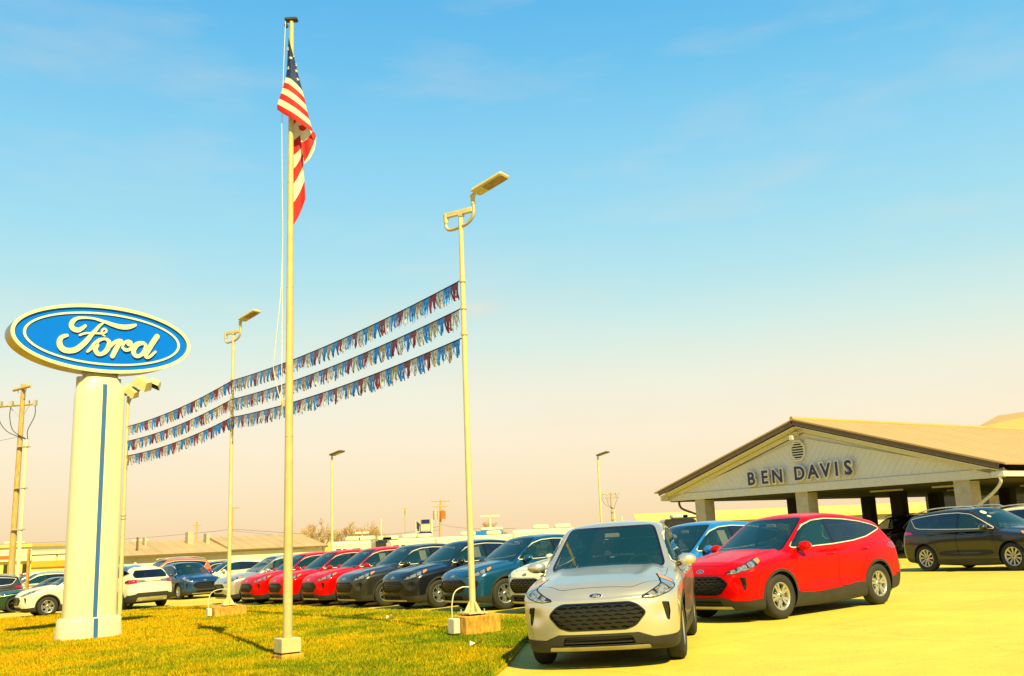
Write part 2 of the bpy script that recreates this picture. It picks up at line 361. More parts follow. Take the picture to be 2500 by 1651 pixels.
def surface(f, lo, hi, h):
    n = [int(round((hi[i] - lo[i]) / h)) + 1 for i in range(3)]; ax = [lo[i] + h * np.arange(n[i]) for i in range(3)]
    X, Y, Z = np.meshgrid(*ax, indexing='ij'); D = f(X, Y, Z); S_ = D < 0
    acc = np.zeros([k - 1 for k in n] + [3]); cnt = np.zeros([k - 1 for k in n]); quads = []
    cells = [k - 1 for k in n]
    def edges(axis):
        sl0 = [slice(None)] * 3; sl1 = [slice(None)] * 3; sl0[axis] = slice(0, -1); sl1[axis] = slice(1, None)
        a, b = D[tuple(sl0)], D[tuple(sl1)]; idx = np.argwhere((a < 0) != (b < 0)); return idx, a[tuple(idx.T)], b[tuple(idx.T)]
    for axis in range(3):
        idx, a, b = edges(axis); t = a / (a - b); P = idx.astype(float); P[:, axis] += t
        o1, o2 = [(1, 2), (2, 0), (0, 1)][axis]
        ids = []
        ok = np.ones(len(idx), bool)
        for k in ((o1, o2)): ok &= (idx[:, k] > 0) & (idx[:, k] < cells[k])
        idx, P, a = idx[ok], P[ok], a[ok]
        for s1, s2 in ((-1, -1), (0, -1), (0, 0), (-1, 0)):
            c = idx.copy(); c[:, o1] += s1; c[:, o2] += s2; np.add.at(acc, tuple(c.T), P); np.add.at(cnt, tuple(c.T), 1); ids.append(np.ravel_multi_index(tuple(c.T), cells))
        q = np.stack(ids, 1); q[a >= 0] = q[a >= 0][:, ::-1]; quads.append(q)
    used = np.argwhere(cnt > 0); flat = np.ravel_multi_index(tuple(used.T), cells); V = acc[tuple(used.T)] / cnt[tuple(used.T)][:, None] * h + np.array(lo)
    Q = np.searchsorted(flat, np.concatenate(quads))
    def grad(V, e=.004):
        g = np.stack([f(V[:, 0] + e * (k == 0), V[:, 1] + e * (k == 1), V[:, 2] + e * (k == 2)) - f(V[:, 0] - e * (k == 0), V[:, 1] - e * (k == 1), V[:, 2] - e * (k == 2)) for k in range(3)], 1) / (2 * e); return g
    for _ in range(3):
        g = grad(V); V = V - np.clip(f(*V.T)[:, None] * g / np.maximum((g * g).sum(1, keepdims=True), .05), -h, h)
    g = grad(V, .006); N = g / np.maximum(np.linalg.norm(g, axis=1, keepdims=True), 1e-6)
    return TM(V, N, np.concatenate([Q[:, [0, 1, 2]], Q[:, [0, 2, 3]]]))

def body_fn(c):
    xf = spl(*zip(*c['nose'])); xr = spl(*zip(*c['tail'])); zt = spl(*zip(*c['hood'])); w = spl(*zip(*c['width'])); zr = spl(*zip(*c['roof'])); wg = spl(*zip(*c['cabin']))
    zb = spl(*zip(*c['belly'])); wx = c['wheels']; L = c['L']; W0, W1 = c['ws']; R0, R1 = c['rw']; y0 = c.get('ref', .8); crv = c.get('crease', (.93, .017))
    def plane(x, z, a, b):
        n = np.array([-(b[1] - a[1]), b[0] - a[0]]); n = n / np.linalg.norm(n); return (x - a[0]) * n[0] + (z - a[1]) * n[1]
    def f(x, y, z):
        y = np.abs(y); u = y / y0
        front = xf(z) + c['fplan'] * u**c.get('fexp', 3.2) - x
        rear = x - (xr(z) - c['rplan'] * u**3)
        top = (z - (zt(x) - c['crown'] * u**2.6 + c.get('dome', .02) * np.exp(-((y - .52 - .12 * (x - .6)) / .075)**2) * np.clip((x - .15) / .4, 0, 1) * np.clip((1.5 - x) / .4, 0, 1))) * .96
        wid = w(z) - c.get('ftap', .075) * np.clip((1.0 - x) / 1.0, 0, 1)**2 - c.get('rtap', .075) * np.clip((x - (L - 1.1)) / 1.1, 0, 1)**2
        for q in wx: wid = wid + c.get('flare', .014) * np.exp(-((x - q) / .40)**2) * np.exp(-((z - .62) / .28)**2)
        mid = np.exp(-((x - (wx[0] + wx[1]) / 2) / .95)**4)
        wid = wid - c.get('scallop', .022) * mid * np.exp(-((z - .58) / .13)**2) + crv[1] * np.exp(-np.abs(z - (crv[0] + .02 * (x - 2))) / .036) * np.clip((x - .5) / .6, 0, 1)
        side = (y - wid) * .95
        d = smax(top, side, .075); d = smax(d, smax(front, -1e0 + 0 * x, .01), c.get('kf', .105)); d = smax(d, rear, .10)
        d = smax(d, zb(x) - z, .05)
        for q in c.get('dents', []): d = q(d, x, y, z)
        gs = (y - (wg(z) - c.get('gft', .05) * np.clip((2.0 - x) / 1., 0, 1)**2 - c.get('grt', .06) * np.clip((x - 2.9) / 1.5, 0, 1)**2)) * .93
        ws = plane(x - c['wswrap'] * (y / .7)**2, z, W0, W1); ws = ws + c.get('wsbow', .03) * 0
        rw = plane(x + c.get('rwrap', .12) * (y / .7)**2.4, z, R0, R1)
        ro = (z - (zr(x) - c['rcrown'] * (y / .6)**2.2)) * .97
        g = smax(smax(ro, gs, .07), smax(ws, rw, .03), .05); g = smax(g, c['gz'] - z, .02)
        return smin(d, g, c.get('kb', .025))
    return f

def E_centre(m): return m.V[m.F].mean(1), m.N[m.F].mean(1)
def wheel_parts(r, wdt, rim_r, style, rimmat, brake=False):
    """tyre and rim meshes, axis = local y, outer face towards -y"""
    h = wdt / 2; t = G()
    prof = [(rim_r - .012, -h * .80), (rim_r + .02, -h * .92), ((r + rim_r) / 2, -h), (r - .035, -h * .93), (r - .008, -h * .72), (r, -h * .45), (r, h * .45), (r - .008, h * .72), (r - .035, h * .93), (rim_r, h * .9)]
    rot = Matrix.Rotation(R(90), 4, 'X'); t.lathe([(a, -b) for a, b in prof], 40, 0, rot)
    g = G(); g.lathe([(rim_r + .004, h * .80), (rim_r - .004, h * .86), (rim_r - .02, h * .80), (rim_r - .035, h * .45), (rim_r - .05, -h * .6), (.0, -h * .62)], 40, 0, rot)
    def spoke(a, w0, w1, r0, r1, y0, y1, mi=0):
        ca, sa = math.cos(a), math.sin(a); vs = []
        for rr, ww, yy in ((r0, w0, y0), (r1, w1, y1)):
            for sgn in (-1, 1):
                for dy in (0, .03):
                    x = rr * ca - sgn * ww / 2 * sa; z = rr * sa + sgn * ww / 2 * ca; vs.append((x, yy + dy, z))
        g.add(vs, [(0, 4, 6, 2), (1, 3, 7, 5), (0, 1, 5, 4), (2, 6, 7, 3), (0, 2, 3, 1), (4, 5, 7, 6)], mi)
    yo = -h * .62; yi = -h * .74
    if style == 'five_pair':
        for k in range(5):
            a = 2 * math.pi * k / 5 + .3
            for s in (-1, 1): spoke(a + s * .19, .034, .05, .05, rim_r - .012, yo, yi)
            spoke(a + math.pi / 5, .012, .02, .05, rim_r * .55, yo + .012, yo + .01)
    elif style == 'ten':
        for k in range(10): spoke(2 * math.pi * k / 10, .03, .058, .05, rim_r - .012, yo, yi)
    else:
        for k in range(5):
            a = 2 * math.pi * k / 5
            for s in (-1, 1): spoke(a + s * .12, .03, .03, .05, rim_r - .01, yo, yi)
    g.lathe([(0, -yo + .012), (.035, -yo + .012), (.06, -yo), (.068, -yo - .03)], 16, 0, rot)
    g.cyl((0, yo - .014, 0), (0, yo - .010, 0), .022, n=12, mi=1)
    for k in range(5): g.cyl((.048 * math.cos(k * 1.2566), yo - .012, .048 * math.sin(k * 1.2566)), (.048 * math.cos(k * 1.2566), yo, .048 * math.sin(k * 1.2566)), .008, n=6, mi=1)
    d = G(); d.lathe([(0, -.0), (rim_r * .72, 0), (rim_r * .72, -.012), (0, -.012)], 24, 0, rot)
    d.add([(rim_r * .35, -.02, .05), (rim_r * .8, -.02, .09), (rim_r * .8, -.02, -.09), (rim_r * .35, -.02, -.05)], [(0, 1, 2, 3)], 1 if brake else 0)
    return t.mesh('tyre', M_['tyre']), g.mesh('rim', [rimmat, M_['gloss']]), d.mesh('brake_disc', [M_['under'], M_['brake']])

PAINTED = {}
def build_car(c):
    """one prototype car: Empty > parts > sub-parts. x rearwards, origin on the ground under the middle of the car"""
    L = c['L']; f = body_fn(c); m = surface(f, (-.1, -1.05, .08), (L + .1, 1.05, c['top']), c.get('h', .0185))
    ox = -L / 2; root = empty(c['name']); wx = c['wheels']; wr = c['wr']; gaps = []
    def P(name, tm, mt, parent=root, painted=False, h=0):
        if not len(tm.F): return None
        tm = offs(tm, h) if h else tm
        o = link(name, npmesh(name, tm.V + np.array([ox, 0, 0]), tm.F, mt, tm.N), parent)
        if painted: PAINTED[o.data.name] = 1
        return o
    def side(m): C, N = E_centre(m); return (np.abs(N[:, 1]) > .25) & (np.abs(C[:, 1]) > .35)
    def take(m, Q, coord, el): return clip(m, poly_sd(coord(m.V), Q) if not callable(Q) else Q(m.V), el)
    XZ = lambda V: V[:, [0, 2]]
    YZ = lambda V: np.stack([np.abs(V[:, 1]), V[:, 2]], 1)
    # wheel openings, then the plastic lips round them and along the sills
    ra = c['arch']
    for q in wx:
        C, N = E_centre(m); el = (np.abs(C[:, 1]) > .5) & (C[:, 2] < 1.0)
        _, m = clip(m, np.hypot(m.V[:, 0] - q, m.V[:, 2] - wr) - ra, el)
    clad = []
    if c['clad']:
        def cd(V):
            d = np.full(len(V), 9.)
            for q in wx: d = np.minimum(d, np.hypot(V[:, 0] - q, V[:, 2] - wr) - ra - c['clad'])
            return d
        C, N = E_centre(m); a, m = clip(m, cd(m.V), (np.abs(C[:, 1]) > .6) & (np.abs(N[:, 1]) > .25)); clad.append(a)
    if 'sill' in c:
        sz = spl(*zip(*c['sill'])); C, N = E_centre(m); Y_ = np.abs(m.V[:, 1]); nose_ = np.clip((.75 - m.V[:, 0]) / .3, 0, 1) * c.get('lip', 0) * np.clip((.60 - Y_) / .14, -.15, 1); a, m = clip(m, m.V[:, 2] - sz(m.V[:, 0]) - nose_, (C[:, 0] > -1)); 
        C, N = E_centre(a)
        fr, a = clip(a, a.V[:, 2] - .2 + 0 * a.V[:, 0], N[:, 2] < -.8)
        clad.append(a); P('underbody', fr, M_['under'])
    # glass
    grow = {}
    def win(poly, el, name, mt, seal=.022, trim=None):
        nonlocal m
        C, N = E_centre(m); Q = np.array(poly); d = lambda m: poly_sd(el[1](m.V), Q)
        a, m = clip(m, d(m) - seal, el[0](C, N)); g, r = clip(a, d(a)); return g, r
    sel = (lambda C, N: (np.abs(N[:, 1]) > .3) & (C[:, 2] > .9), XZ)
    dlo, ring = win(cut_corners(c['dlo'], .05), sel, 'w', None, .017)
    P('window_trim', ring, c.get('trimmat', M_['skidbright']), h=.006)
    fsel = (lambda C, N: (C[:, 0] < c['ws'][1][0] + .25) & (N[:, 0] < -.2) & (C[:, 2] > c['gz']), YZ)
    wsQ = cut_corners(c['wsp'], .05); wsg, wsr = win(wsQ + [], fsel, 'w', None, .03)
    windscreen = P('windscreen', wsg, M_['glass']); P('windscreen_seal', wsr, M_['gloss'])
    rsel = (lambda C, N: (C[:, 0] > c['rw'][0][0] - .25) & (N[:, 0] > .2) & (C[:, 2] > .9), YZ)
    rwg, rwr = win(cut_corners(c['rwp'], .05), rsel, 'w', None, .02); P('rear_window', rwg, M_['dglass']); gaps.append(rwr)
    # lamps
    fx = lambda V: np.stack([np.abs(V[:, 1]) * .5 + V[:, 0] * .87, V[:, 2]], 1)
    rx = lambda V: np.stack([np.abs(V[:, 1]) * .5 + (L - V[:, 0]) * .87, V[:, 2]], 1)
    lamps = {}
    for nm, cc, sl in (('headlight', fx, lambda C: C[:, 0] < 1.2), ('tail_light', rx, lambda C: C[:, 0] > L - 1.2)):
        C, N = E_centre(m); Q = cut_corners(c[nm], .02); a, m = clip(m, poly_sd(cc(m.V), Q) - .008, sl(C)); g, r = clip(a, poly_sd(cc(a.V), Q)); gaps.append(r)
        lamps[nm] = g
    for s in (-1, 1):
        for nm in lamps:
            g = lamps[nm]; C, N = E_centre(g); h = compact(g, g.F[C[:, 1] * s > 0])
            if nm == 'tail_light':
                C, N = E_centre(h); rv, h2 = clip(h, np.abs(h.V[:, 1]) - c.get('reverse', .52)); t = P('tail_light', h2, M_['tail']); P('reverse_lens', rv, M_['lampglass'], t)
            else:
                for _ in range(1): h = refine(h)
                q = fx(h.V)[:, 0]; amb, h = clip(h, c['amber'] - q)
                d_ = np.full(len(h.V), 9.); q = fx(h.V)
                for (px, pz, rr) in c['bulbs']: d_ = np.minimum(d_, (np.abs((q[:, 0] - px) * .8)**4 + np.abs(q[:, 1] - pz - .25 * (q[:, 0] - px))**4)**.25 - rr)
                bl, h = clip(h, d_); low, h = clip(h, h.V[:, 2] - (c['lampline'][0] + c['lampline'][1] * fx(h.V)[:, 0]))
                t = P('headlight', h, M_['lampdark']); P('headlight_lens', join([bl, low]) if len(low.F) else bl, M_['lampglass'], t, h=.002); P('turn_signal', amb, M_['amber'], t)
    # nose openings
    ff = lambda m: ((lambda C, N: (C[:, 0] < .6) & (N[:, 0] < -.15))(*E_centre(m)))
    Q = cut_corners(c['grille'], .03); a, m = clip(m, poly_sd(YZ(m.V), Q) - c.get('gtrim', .018), ff(m)); gr, rim_ = clip(a, poly_sd(YZ(a.V), Q))
    P('grille_frame', rim_, c.get('gframe', M_['gloss']), h=.004)
    back = P('grille', offs(gr, -.03), M_['seal'])
    gg = refine(refine(gr)); a_, b_ = c['cell']
    def pat(V):
        y = V[:, 1]; z = V[:, 2] - c['grille'][0][1]; row = np.floor(z / b_); yy = (y / a_ + .5 * (row % 2)) % 1 - .5; zz = z / b_ - row - .5
        return .78 - (np.abs(yy) * 1.5 + (np.abs(zz) * 1.75)**2 * .9 + np.abs(zz) * .25)
    bars, _ = clip(gg, pat(gg.V)); P('grille_bars', bars, M_['gloss'], back, h=-.004)
    if 'intake' in c:
        IQ = cut_corners(c['intake'], .02); al = []
        for i, k_ in enumerate(clad): a, clad[i] = clip(k_, poly_sd(YZ(k_.V), IQ), ff(k_)); al.append(a)
        a, m = clip(m, poly_sd(YZ(m.V), IQ), ff(m)); a = join(al + [a]); it = P('lower_intake', offs(a, -.035), M_['seal'])
        k = refine(a); bz, _ = clip(k, np.abs((k.V[:, 2] / .055) % 1 - .5) - .16); P('intake_bars', bz, M_['plastic'], it, h=-.012)
    if 'fog' in c:
        C, N = E_centre(m); fq = cut_corners(c['fog'], .012); a, m = clip(m, poly_sd(fx(m.V), fq), (C[:, 0] < 1) & (N[:, 0] < -.05))
        for s in (-1, 1):
            C, N = E_centre(a); h = compact(a, a.F[C[:, 1] * s > 0]); P('fog_light_recess', h, M_['gloss'], h=-.012)
    if 'skid' in c:
        def sk(x): return clip(x, poly_sd(YZ(x.V), cut_corners(c['skid'], .01)), ff(x))
        for i, k in enumerate(clad):
            a, clad[i] = sk(k)
            if len(a.F): P('skid_bar', a, M_['skid'], h=.018)
        a, m = sk(m)
        if len(a.F): P('skid_bar', a, M_['skid'], h=.018)
    if 'rclad' in c:
        C, N = E_centre(m); a, m = clip(m, poly_sd(YZ(m.V), c['rclad']), (C[:, 0] > L - .7) & (N[:, 0] > .1)); clad.append(a)
    if 'rskid' in c:
        new = []
        for k in clad:
            C, N = E_centre(k); a, k = clip(k, poly_sd(YZ(k.V), cut_corners(c['rskid'], .04)), (C[:, 0] > L - .7) & (N[:, 0] > .1)); new.append(k)
            if len(a.F): P('rear_skid', a, M_['skid'], h=.012)
        clad = new
    if clad: P('cladding', join(clad), M_['plastic'], h=.006)
    # panels with shut lines
    def panel(m, Q, coord, el, gap=.005):
        d = poly_sd(coord(m.V), Q); a, m = clip(m, d + gap, el); C, N = E_centre(m)
        return a, m
    for nm, Q in c['doors']:
        Q = cut_corners(Q, .06)
        d = poly_sd(XZ(m.V), Q); el = side(m); a, m = clip(m, d + .005, el); g, m = clip(m, poly_sd(XZ(m.V), Q) - .002, side(m)); gaps.append(g)
        for s in (-1, 1):
            C, N = E_centre(a); h = compact(a, a.F[C[:, 1] * s > 0]); o = P('door', h, None or M_['red'], painted=True)
            xw = c['split']; C, N = E_centre(dlo); gl = compact(dlo, dlo.F[C[:, 1] * s > 0])
            fr, rr = clip(gl, gl.V[:, 0] - xw[0]); 
            if nm == 'front': P('door_window', fr, M_['glass'], o)
            else:
                pil, rr = clip(rr, rr.V[:, 0] - xw[1]); P('pillar_cover', pil, M_['gloss'], o); rd, qq = clip(rr, rr.V[:, 0] - xw[2]); P('door_window', rd, M_['dglass'], o); P('quarter_window', qq, M_['dglass'])
            hx, hz = c['handles'][0 if nm == 'front' else 1]; k = np.argmin(np.hypot(h.V[:, 0] - hx, h.V[:, 2] - hz)); p = h.V[k] + np.array([ox, 0, 0])
            hg = G(); hg.tube([(p[0] - .10, p[1] + s * .006, p[2]), (p[0] - .08, p[1] + s * .035, p[2]), (p[0] + .08, p[1] + s * .035, p[2] + .004), (p[0] + .10, p[1] + s * .006, p[2] + .004)], .013, 6)
            ho = hg.obj('handle', c.get('handlemat', M_['red']), o)
            if 'handlemat' not in c: PAINTED[ho.data.name] = 1
    if c.get('one_door'):
        for s in (-1, 1):
            C, N = E_centre(dlo); gl = compact(dlo, dlo.F[C[:, 1] * s > 0]); fr, rr = clip(gl, gl.V[:, 0] - c['split'][1]); P('quarter_window', rr, M_['dglass'])
    YX = lambda V: np.stack([np.abs(V[:, 1]), V[:, 0]], 1)
    C, N = E_centre(m); Q = c['bonnet']; el = (C[:, 0] < c['ws'][0][0] + .35) & (N[:, 2] > .35)
    a, m = clip(m, poly_sd(YX(m.V), cut_corners(Q, .08)) + .004, el); C, N = E_centre(m); g, m = clip(m, poly_sd(YX(m.V), cut_corners(Q, .08)) - .002, (C[:, 0] < c['ws'][0][0] + .35) & (N[:, 2] > .35)); gaps.append(g)
    P('bonnet', a, M_['red'], painted=True)
    C, N = E_centre(m); el = (C[:, 0] > L - 1.1) & (N[:, 0] > .25); Q = c['hatch']
    a, m = clip(m, poly_sd(YZ(m.V), cut_corners(Q, .05)) + .004, el); C, N = E_centre(m); g, m = clip(m, poly_sd(YZ(m.V), cut_corners(Q, .05)) - .002, (C[:, 0] > L - 1.1) & (N[:, 0] > .25)); gaps.append(g)
    P('tailgate', a, M_['red'], painted=True)
    P('body', m, M_['red'], painted=True); P('panel_gap', offs(join(gaps), -.008), M_['seal'])
    # wheels with arch liners
    ty, ri, di = wheel_parts(wr, c['tw'], c['rimr'], c['style'], c.get('rimmat', M_['alloy']), c.get('brake', False))
    hy = c['track']
    for q in wx:
        for s in (-1, 1):
            we = empty('wheel', (ox + q, s * hy, wr)); we.parent = root; we.rotation_euler = (0, q * 2 + s, 0 if s < 0 else math.pi)
            link('tyre', ty, we); link('rim', ri, we); link('brake_disc', di, we)
            lg = G(); n = 16; vs = []; fs = []
            for i in range(n + 1):
                t = math.pi * (-.12 + 1.24 * i / n)
                for yy in (.47, c['width'][2][1] - .035): vs.append((ox + q + (ra + .01) * math.cos(t), s * yy, wr + (ra + .01) * math.sin(t)))
            for i in range(n): fs.append((2 * i, 2 * i + 1, 2 * i + 3, 2 * i + 2))
            lg.add(vs, fs, 0, True); lg.add(vs[::2], [list(range(n + 1))], 0); lg.obj('wheel_arch_liner', M_['under'], root)
    # mirrors, cabin, badge
    mx, my, mz = c['mirror']
    for s in (-1, 1):
        g = G(); g.sphere((ox + mx, s * (my + .10), mz), .1, 12, 0, (.9, 1.25, .75)); g.tube([(ox + mx - .06, s * (my - .08), mz - .07), (ox + mx - .02, s * (my + .03), mz - .05)], .025, 6, 1)
        o = g.obj('mirror', [M_['red'], M_['plastic']], root); PAINTED[o.data.name] = 1
        g = G(); g.sphere((ox + mx + .07, s * (my + .10), mz), .08, 10, 0, (.3, 1.2, .75)); g.obj('mirror_glass', M_['lampglass'], o)
    bt = c['cab']; g = G()
    g.box((ox + bt[0], -.68, .55), (ox + bt[0] + .38, .68, bt[1]), bev=.06); g.box((ox + bt[0] - .3, -.66, .5), (ox + bt[0], .66, bt[1] - .08), bev=.04); g.obj('dashboard', M_['dash'], root)
    g = G(); R0 = .185; cx, cz = ox + bt[0] + .50, bt[1] - .05; pts = [(cx + R0 * math.cos(t) * .35, -.37 + R0 * math.sin(t), cz + R0 * math.cos(t) * .94) for t in np.linspace(0, 2 * math.pi, 22)]
    g.tube(pts, .014, 6, 0, False); g.cyl((cx - .03, -.37, cz - .01), (cx + .01, -.37, cz), .06, n=10); g.box((cx - .01, -.53, cz - .02), (cx + .01, -.21, cz + .02)); g.obj('steering_wheel', M_['plastic'], root)
    for row, sx in enumerate(c['seats']):
        for sy in ((-.37, .37) if row == 0 else (-.45, 0, .45)):
            g = G(); g.box((ox + sx, sy - .24, .42), (ox + sx + .5, sy + .24, .68), bev=.06)
            mt = Matrix.Translation((ox + sx + .48, sy, .62)) @ Matrix.Rotation(R(14), 4, 'Y'); g.box((-.06, -.23, 0), (.08, .23, .58), mat=mt, bev=.05); g.box((-.04, -.12, .62), (.05, .12, .80), mat=mt, bev=.04); g.obj('seat', M_['cloth'], root)
    g = G(); g.box((ox + .5, -.7, .26), (ox + L - .5, .7, .34)); g.obj('floor_pan', M_['under'], root)
    g = G(); vx = c['ws'][1][0]; g.box((ox + vx - .05, -.10, c['ws'][1][1] - .15), (ox + vx - .02, .10, c['ws'][1][1] - .09), bev=.01); g.obj('rear_view_mirror', M_['paper'] if c.get('tag', True) else M_['plastic'], root)
    if 'rails' in c:
        for s in (-1, 1):
            g = G(); g.tube([(ox + a, s * b, z) for a, b, z in smooth_path(c['rails'], 4)], .02, 6); g.obj('roof_rail', M_['chrome'], root)
    if 'exhaust' in c:
        for s in (-1, 1): g = G(); g.lathe([(.036, -.06), (.036, .06), (.045, .06), (.045, -.06)], 16, 0, Matrix.Translation((ox + c['exhaust'][0], s * c['exhaust'][1], c['exhaust'][2])) @ Matrix.Rotation(R(90), 4, 'Y')); g.obj('exhaust_tip', M_['chrome'], root)
    for (bx, bz, fac) in c['badges']:
        if fac < 0:
            k = [f(np.array([x]), np.array([0.]), np.array([bz]))[0] for x in np.arange(-.05, .6, .005)]; xx = -.05 + .005 * next(i for i, v in enumerate(k) if v < 0)
        else:
            k = [f(np.array([L + .05 - x]), np.array([0.]), np.array([bz]))[0] for x in np.arange(0, .6, .005)]; xx = L + .05 - .005 * next(i for i, v in enumerate(k) if v < 0)
        e = .02; gx = f(np.array([xx + e]), np.array([0.]), np.array([bz]))[0] - f(np.array([xx - e]), np.array([0.]), np.array([bz]))[0]; gz_ = f(np.array([xx]), np.array([0.]), np.array([bz + e]))[0] - f(np.array([xx]), np.array([0.]), np.array([bz - e]))[0]
        nrm = Vector((gx, 0, gz_)).normalized(); ax = Vector((0, fac * 1., 0)); upv = nrm.cross(ax)
        mt = Matrix((( ax[0], upv[0], nrm[0], ox + xx), (ax[1], upv[1], nrm[1], 0), (ax[2], upv[2], nrm[2], bz), (0, 0, 0, 1)))
        c.setdefault('badge_m', []).append(mt)
        badge_oval(root, mt, .075, .031)
    return root

ESC = dict(name='crossover_car', L=4.585, top=1.74, wheels=(.93, 3.64), wr=.362, arch=.392, clad=.045, tw=.225, rimr=.222, style='five_pair', track=.80,
    nose=[(.15, .16), (.24, .07), (.33, .03), (.42, .012), (.52, .0), (.64, .0), (.74, .012), (.82, .04), (.90, .10), (1.0, .2)], fplan=.19, fexp=3.0, rplan=.13,
    tail=[(.15, 4.40), (.30, 4.50), (.45, 4.56), (.62, 4.585), (.78, 4.555), (.95, 4.53), (1.10, 4.50), (1.25, 4.44)],
    hood=[(0, .80), (.08, .885), (.2, .945), (.4, .995), (.8, 1.065), (1.2, 1.12), (1.6, 1.13), (2.2, 1.11), (3.0, 1.13), (3.6, 1.19), (4.2, 1.20), (4.7, 1.17)], crown=.085,
    width=[(.1, .80), (.22, .875), (.35, .905), (.5, .918), (.65, .928), (.8, .932), (.92, .922), (1.02, .892), (1.12, .862), (1.25, .82)],
    roof=[(.8, 1.50), (1.7, 1.575), (2.0, 1.632), (2.4, 1.672), (2.8, 1.679), (3.2, 1.655), (3.6, 1.60), (4.0, 1.527), (4.3, 1.46), (4.5, 1.41)], rcrown=.05, grt=.10,
    cabin=[(.9, .89), (1.1, .858), (1.3, .782), (1.5, .695), (1.6, .648), (1.7, .59)], ws=((1.14, 1.10), (2.00, 1.602)), wswrap=.17, rw=((4.18, 1.47), (4.53, 1.07)), gz=1.02,
    lip=.055, dents=[lambda d, x, y, z: d + .020 * np.exp(-((y - .73) / .085)**2 - ((z - .60) / .085)**2) * np.clip((.8 - x) / .3, 0, 1) - .010 * np.exp(-((z - .765 - .03 * y) / .018)**2) * np.clip((.45 - x) / .3, 0, 1)],
    belly=[(-.2, .28), (.1, .215), (.5, .19), (3.6, .20), (4.3, .27), (4.7, .36)], sill=[(0, .345), (.3, .36), (.75, .40), (1.35, .40), (1.5, .385), (2.6, .40), (3.1, .44), (3.4, .40), (3.9, .40), (4.1, .46), (4.4, .50), (4.7, .50)],
    dlo=[(1.40, 1.115), (1.9, 1.115), (2.5, 1.125), (3.1, 1.155), (3.55, 1.205), (4.10, 1.325), (3.92, 1.39), (3.55, 1.462), (3.1, 1.517), (2.6, 1.548), (2.2, 1.53), (1.95, 1.465), (1.65, 1.30)], split=(2.47, 2.56, 3.42),
    wsp=[(-.7, 1.09), (.7, 1.09), (.665, 1.2), (.60, 1.42), (.545, 1.572), (-.545, 1.572)], rwp=[(-.62, 1.16), (.62, 1.16), (.66, 1.26), (.54, 1.42), (-.54, 1.42)],
    headlight=[(.315, .775), (.34, .79), (.50, .855), (.70, .925), (.90, .985), (.955, 1.0), (.93, .945), (.80, .875), (.62, .815), (.42, .765)], amber=.84, bulbs=[(.43, .80, .03), (.54, .838, .034), (.615, .865, .03), (.73, .90, .045)], lampline=(.706, .205),
    tail_light=[(.18, 1.01), (.22, 1.055), (.45, 1.085), (.75, 1.085), (.92, 1.03), (.84, .955), (.62, .935), (.40, .96), (.25, .99)], reverse=.60,
    grille=[(0, .455), (.33, .455), (.43, .49), (.545, .615), (.46, .695), (.38, .725), (-.38, .725), (-.46, .695), (-.545, .615), (-.43, .49), (-.33, .455)], cell=(.13, .043),
    intake=[(-.42, .285), (.42, .285), (.38, .375), (-.38, .375)], fog=[(.545, .52), (.575, .50), (.60, .60), (.59, .705), (.50, .715), (.53, .62)], skid=[(-.58, .232), (.58, .232), (.56, .272), (-.56, .272)],
    rclad=[(-1, .1), (1, .1), (1, .5), (.66, .56), (.60, .60), (-.60, .60), (-.66, .56), (-1, .5)], rskid=[(-.62, .29), (.62, .29), (.58, .44), (-.58, .44)], exhaust=(4.46, .47, .36),
    doors=[('front', [(1.30, .40), (1.36, .80), (1.40, 1.085), (2.50, 1.095), (2.49, .40)]), ('rear', [(2.505, .40), (2.515, 1.095), (3.15, 1.13), (3.55, 1.18), (3.50, 1.0), (3.30, .84), (3.17, .66), (3.10, .42)])], handles=((2.33, .965), (3.33, 1.0)),
    bonnet=[(0, .12), (.42, .14), (.70, .38), (.77, .8), (.76, 1.22), (.4, 1.16), (0, 1.14), (-.4, 1.16)], hatch=[(-.6, .62), (.6, .62), (.56, .9), (.58, 1.11), (-.58, 1.11)],
    mirror=(1.56, .88, 1.13), cab=(1.35, 1.09), seats=(2.05, 2.95), badges=[(0, .815, -1)])
ESC['bonnet'] = [(-.42, .14), (.42, .14), (.70, .38), (.77, .8), (.76, 1.22), (.4, 1.16), (-.4, 1.16), (-.76, 1.22), (-.77, .8), (-.70, .38)]
# ---------------------------------------------------------------- surveying: where a sight line meets a given distance, or the sloping lot
def sight(u, v):
    d = fw + rt * ((u - 1250) / FPX) - up * ((v - 825.5) / FPX); return d / d.y
def at(u, v, y): d = sight(u, v); return Vector((d.x * y, y, CAMH + d.z * y))
def gat(u, v):
    d = sight(u, v); t = (.024 * -.8 + .0115 * 11 - CAMH) / (d.z - .024 * d.x + .0115); return Vector((d.x * t, t, ground_z(d.x * t, t)))
def hgt(x, y, v):
    lo, hi = -3., 40.
    for _ in range(50):
        m = (lo + hi) / 2; p = Vector((x, y, m - CAMH)); z = p.dot(fw); vv = 825.5 - FPX * p.dot(up) / z
        if vv > v: lo = m
        else: hi = m
    return m
GRID = R(-54); EX = Vector((math.cos(GRID), math.sin(GRID), 0)); EY = Vector((-EX.y, EX.x, 0))       # the site's grid: EX towards the camera's right, EY away
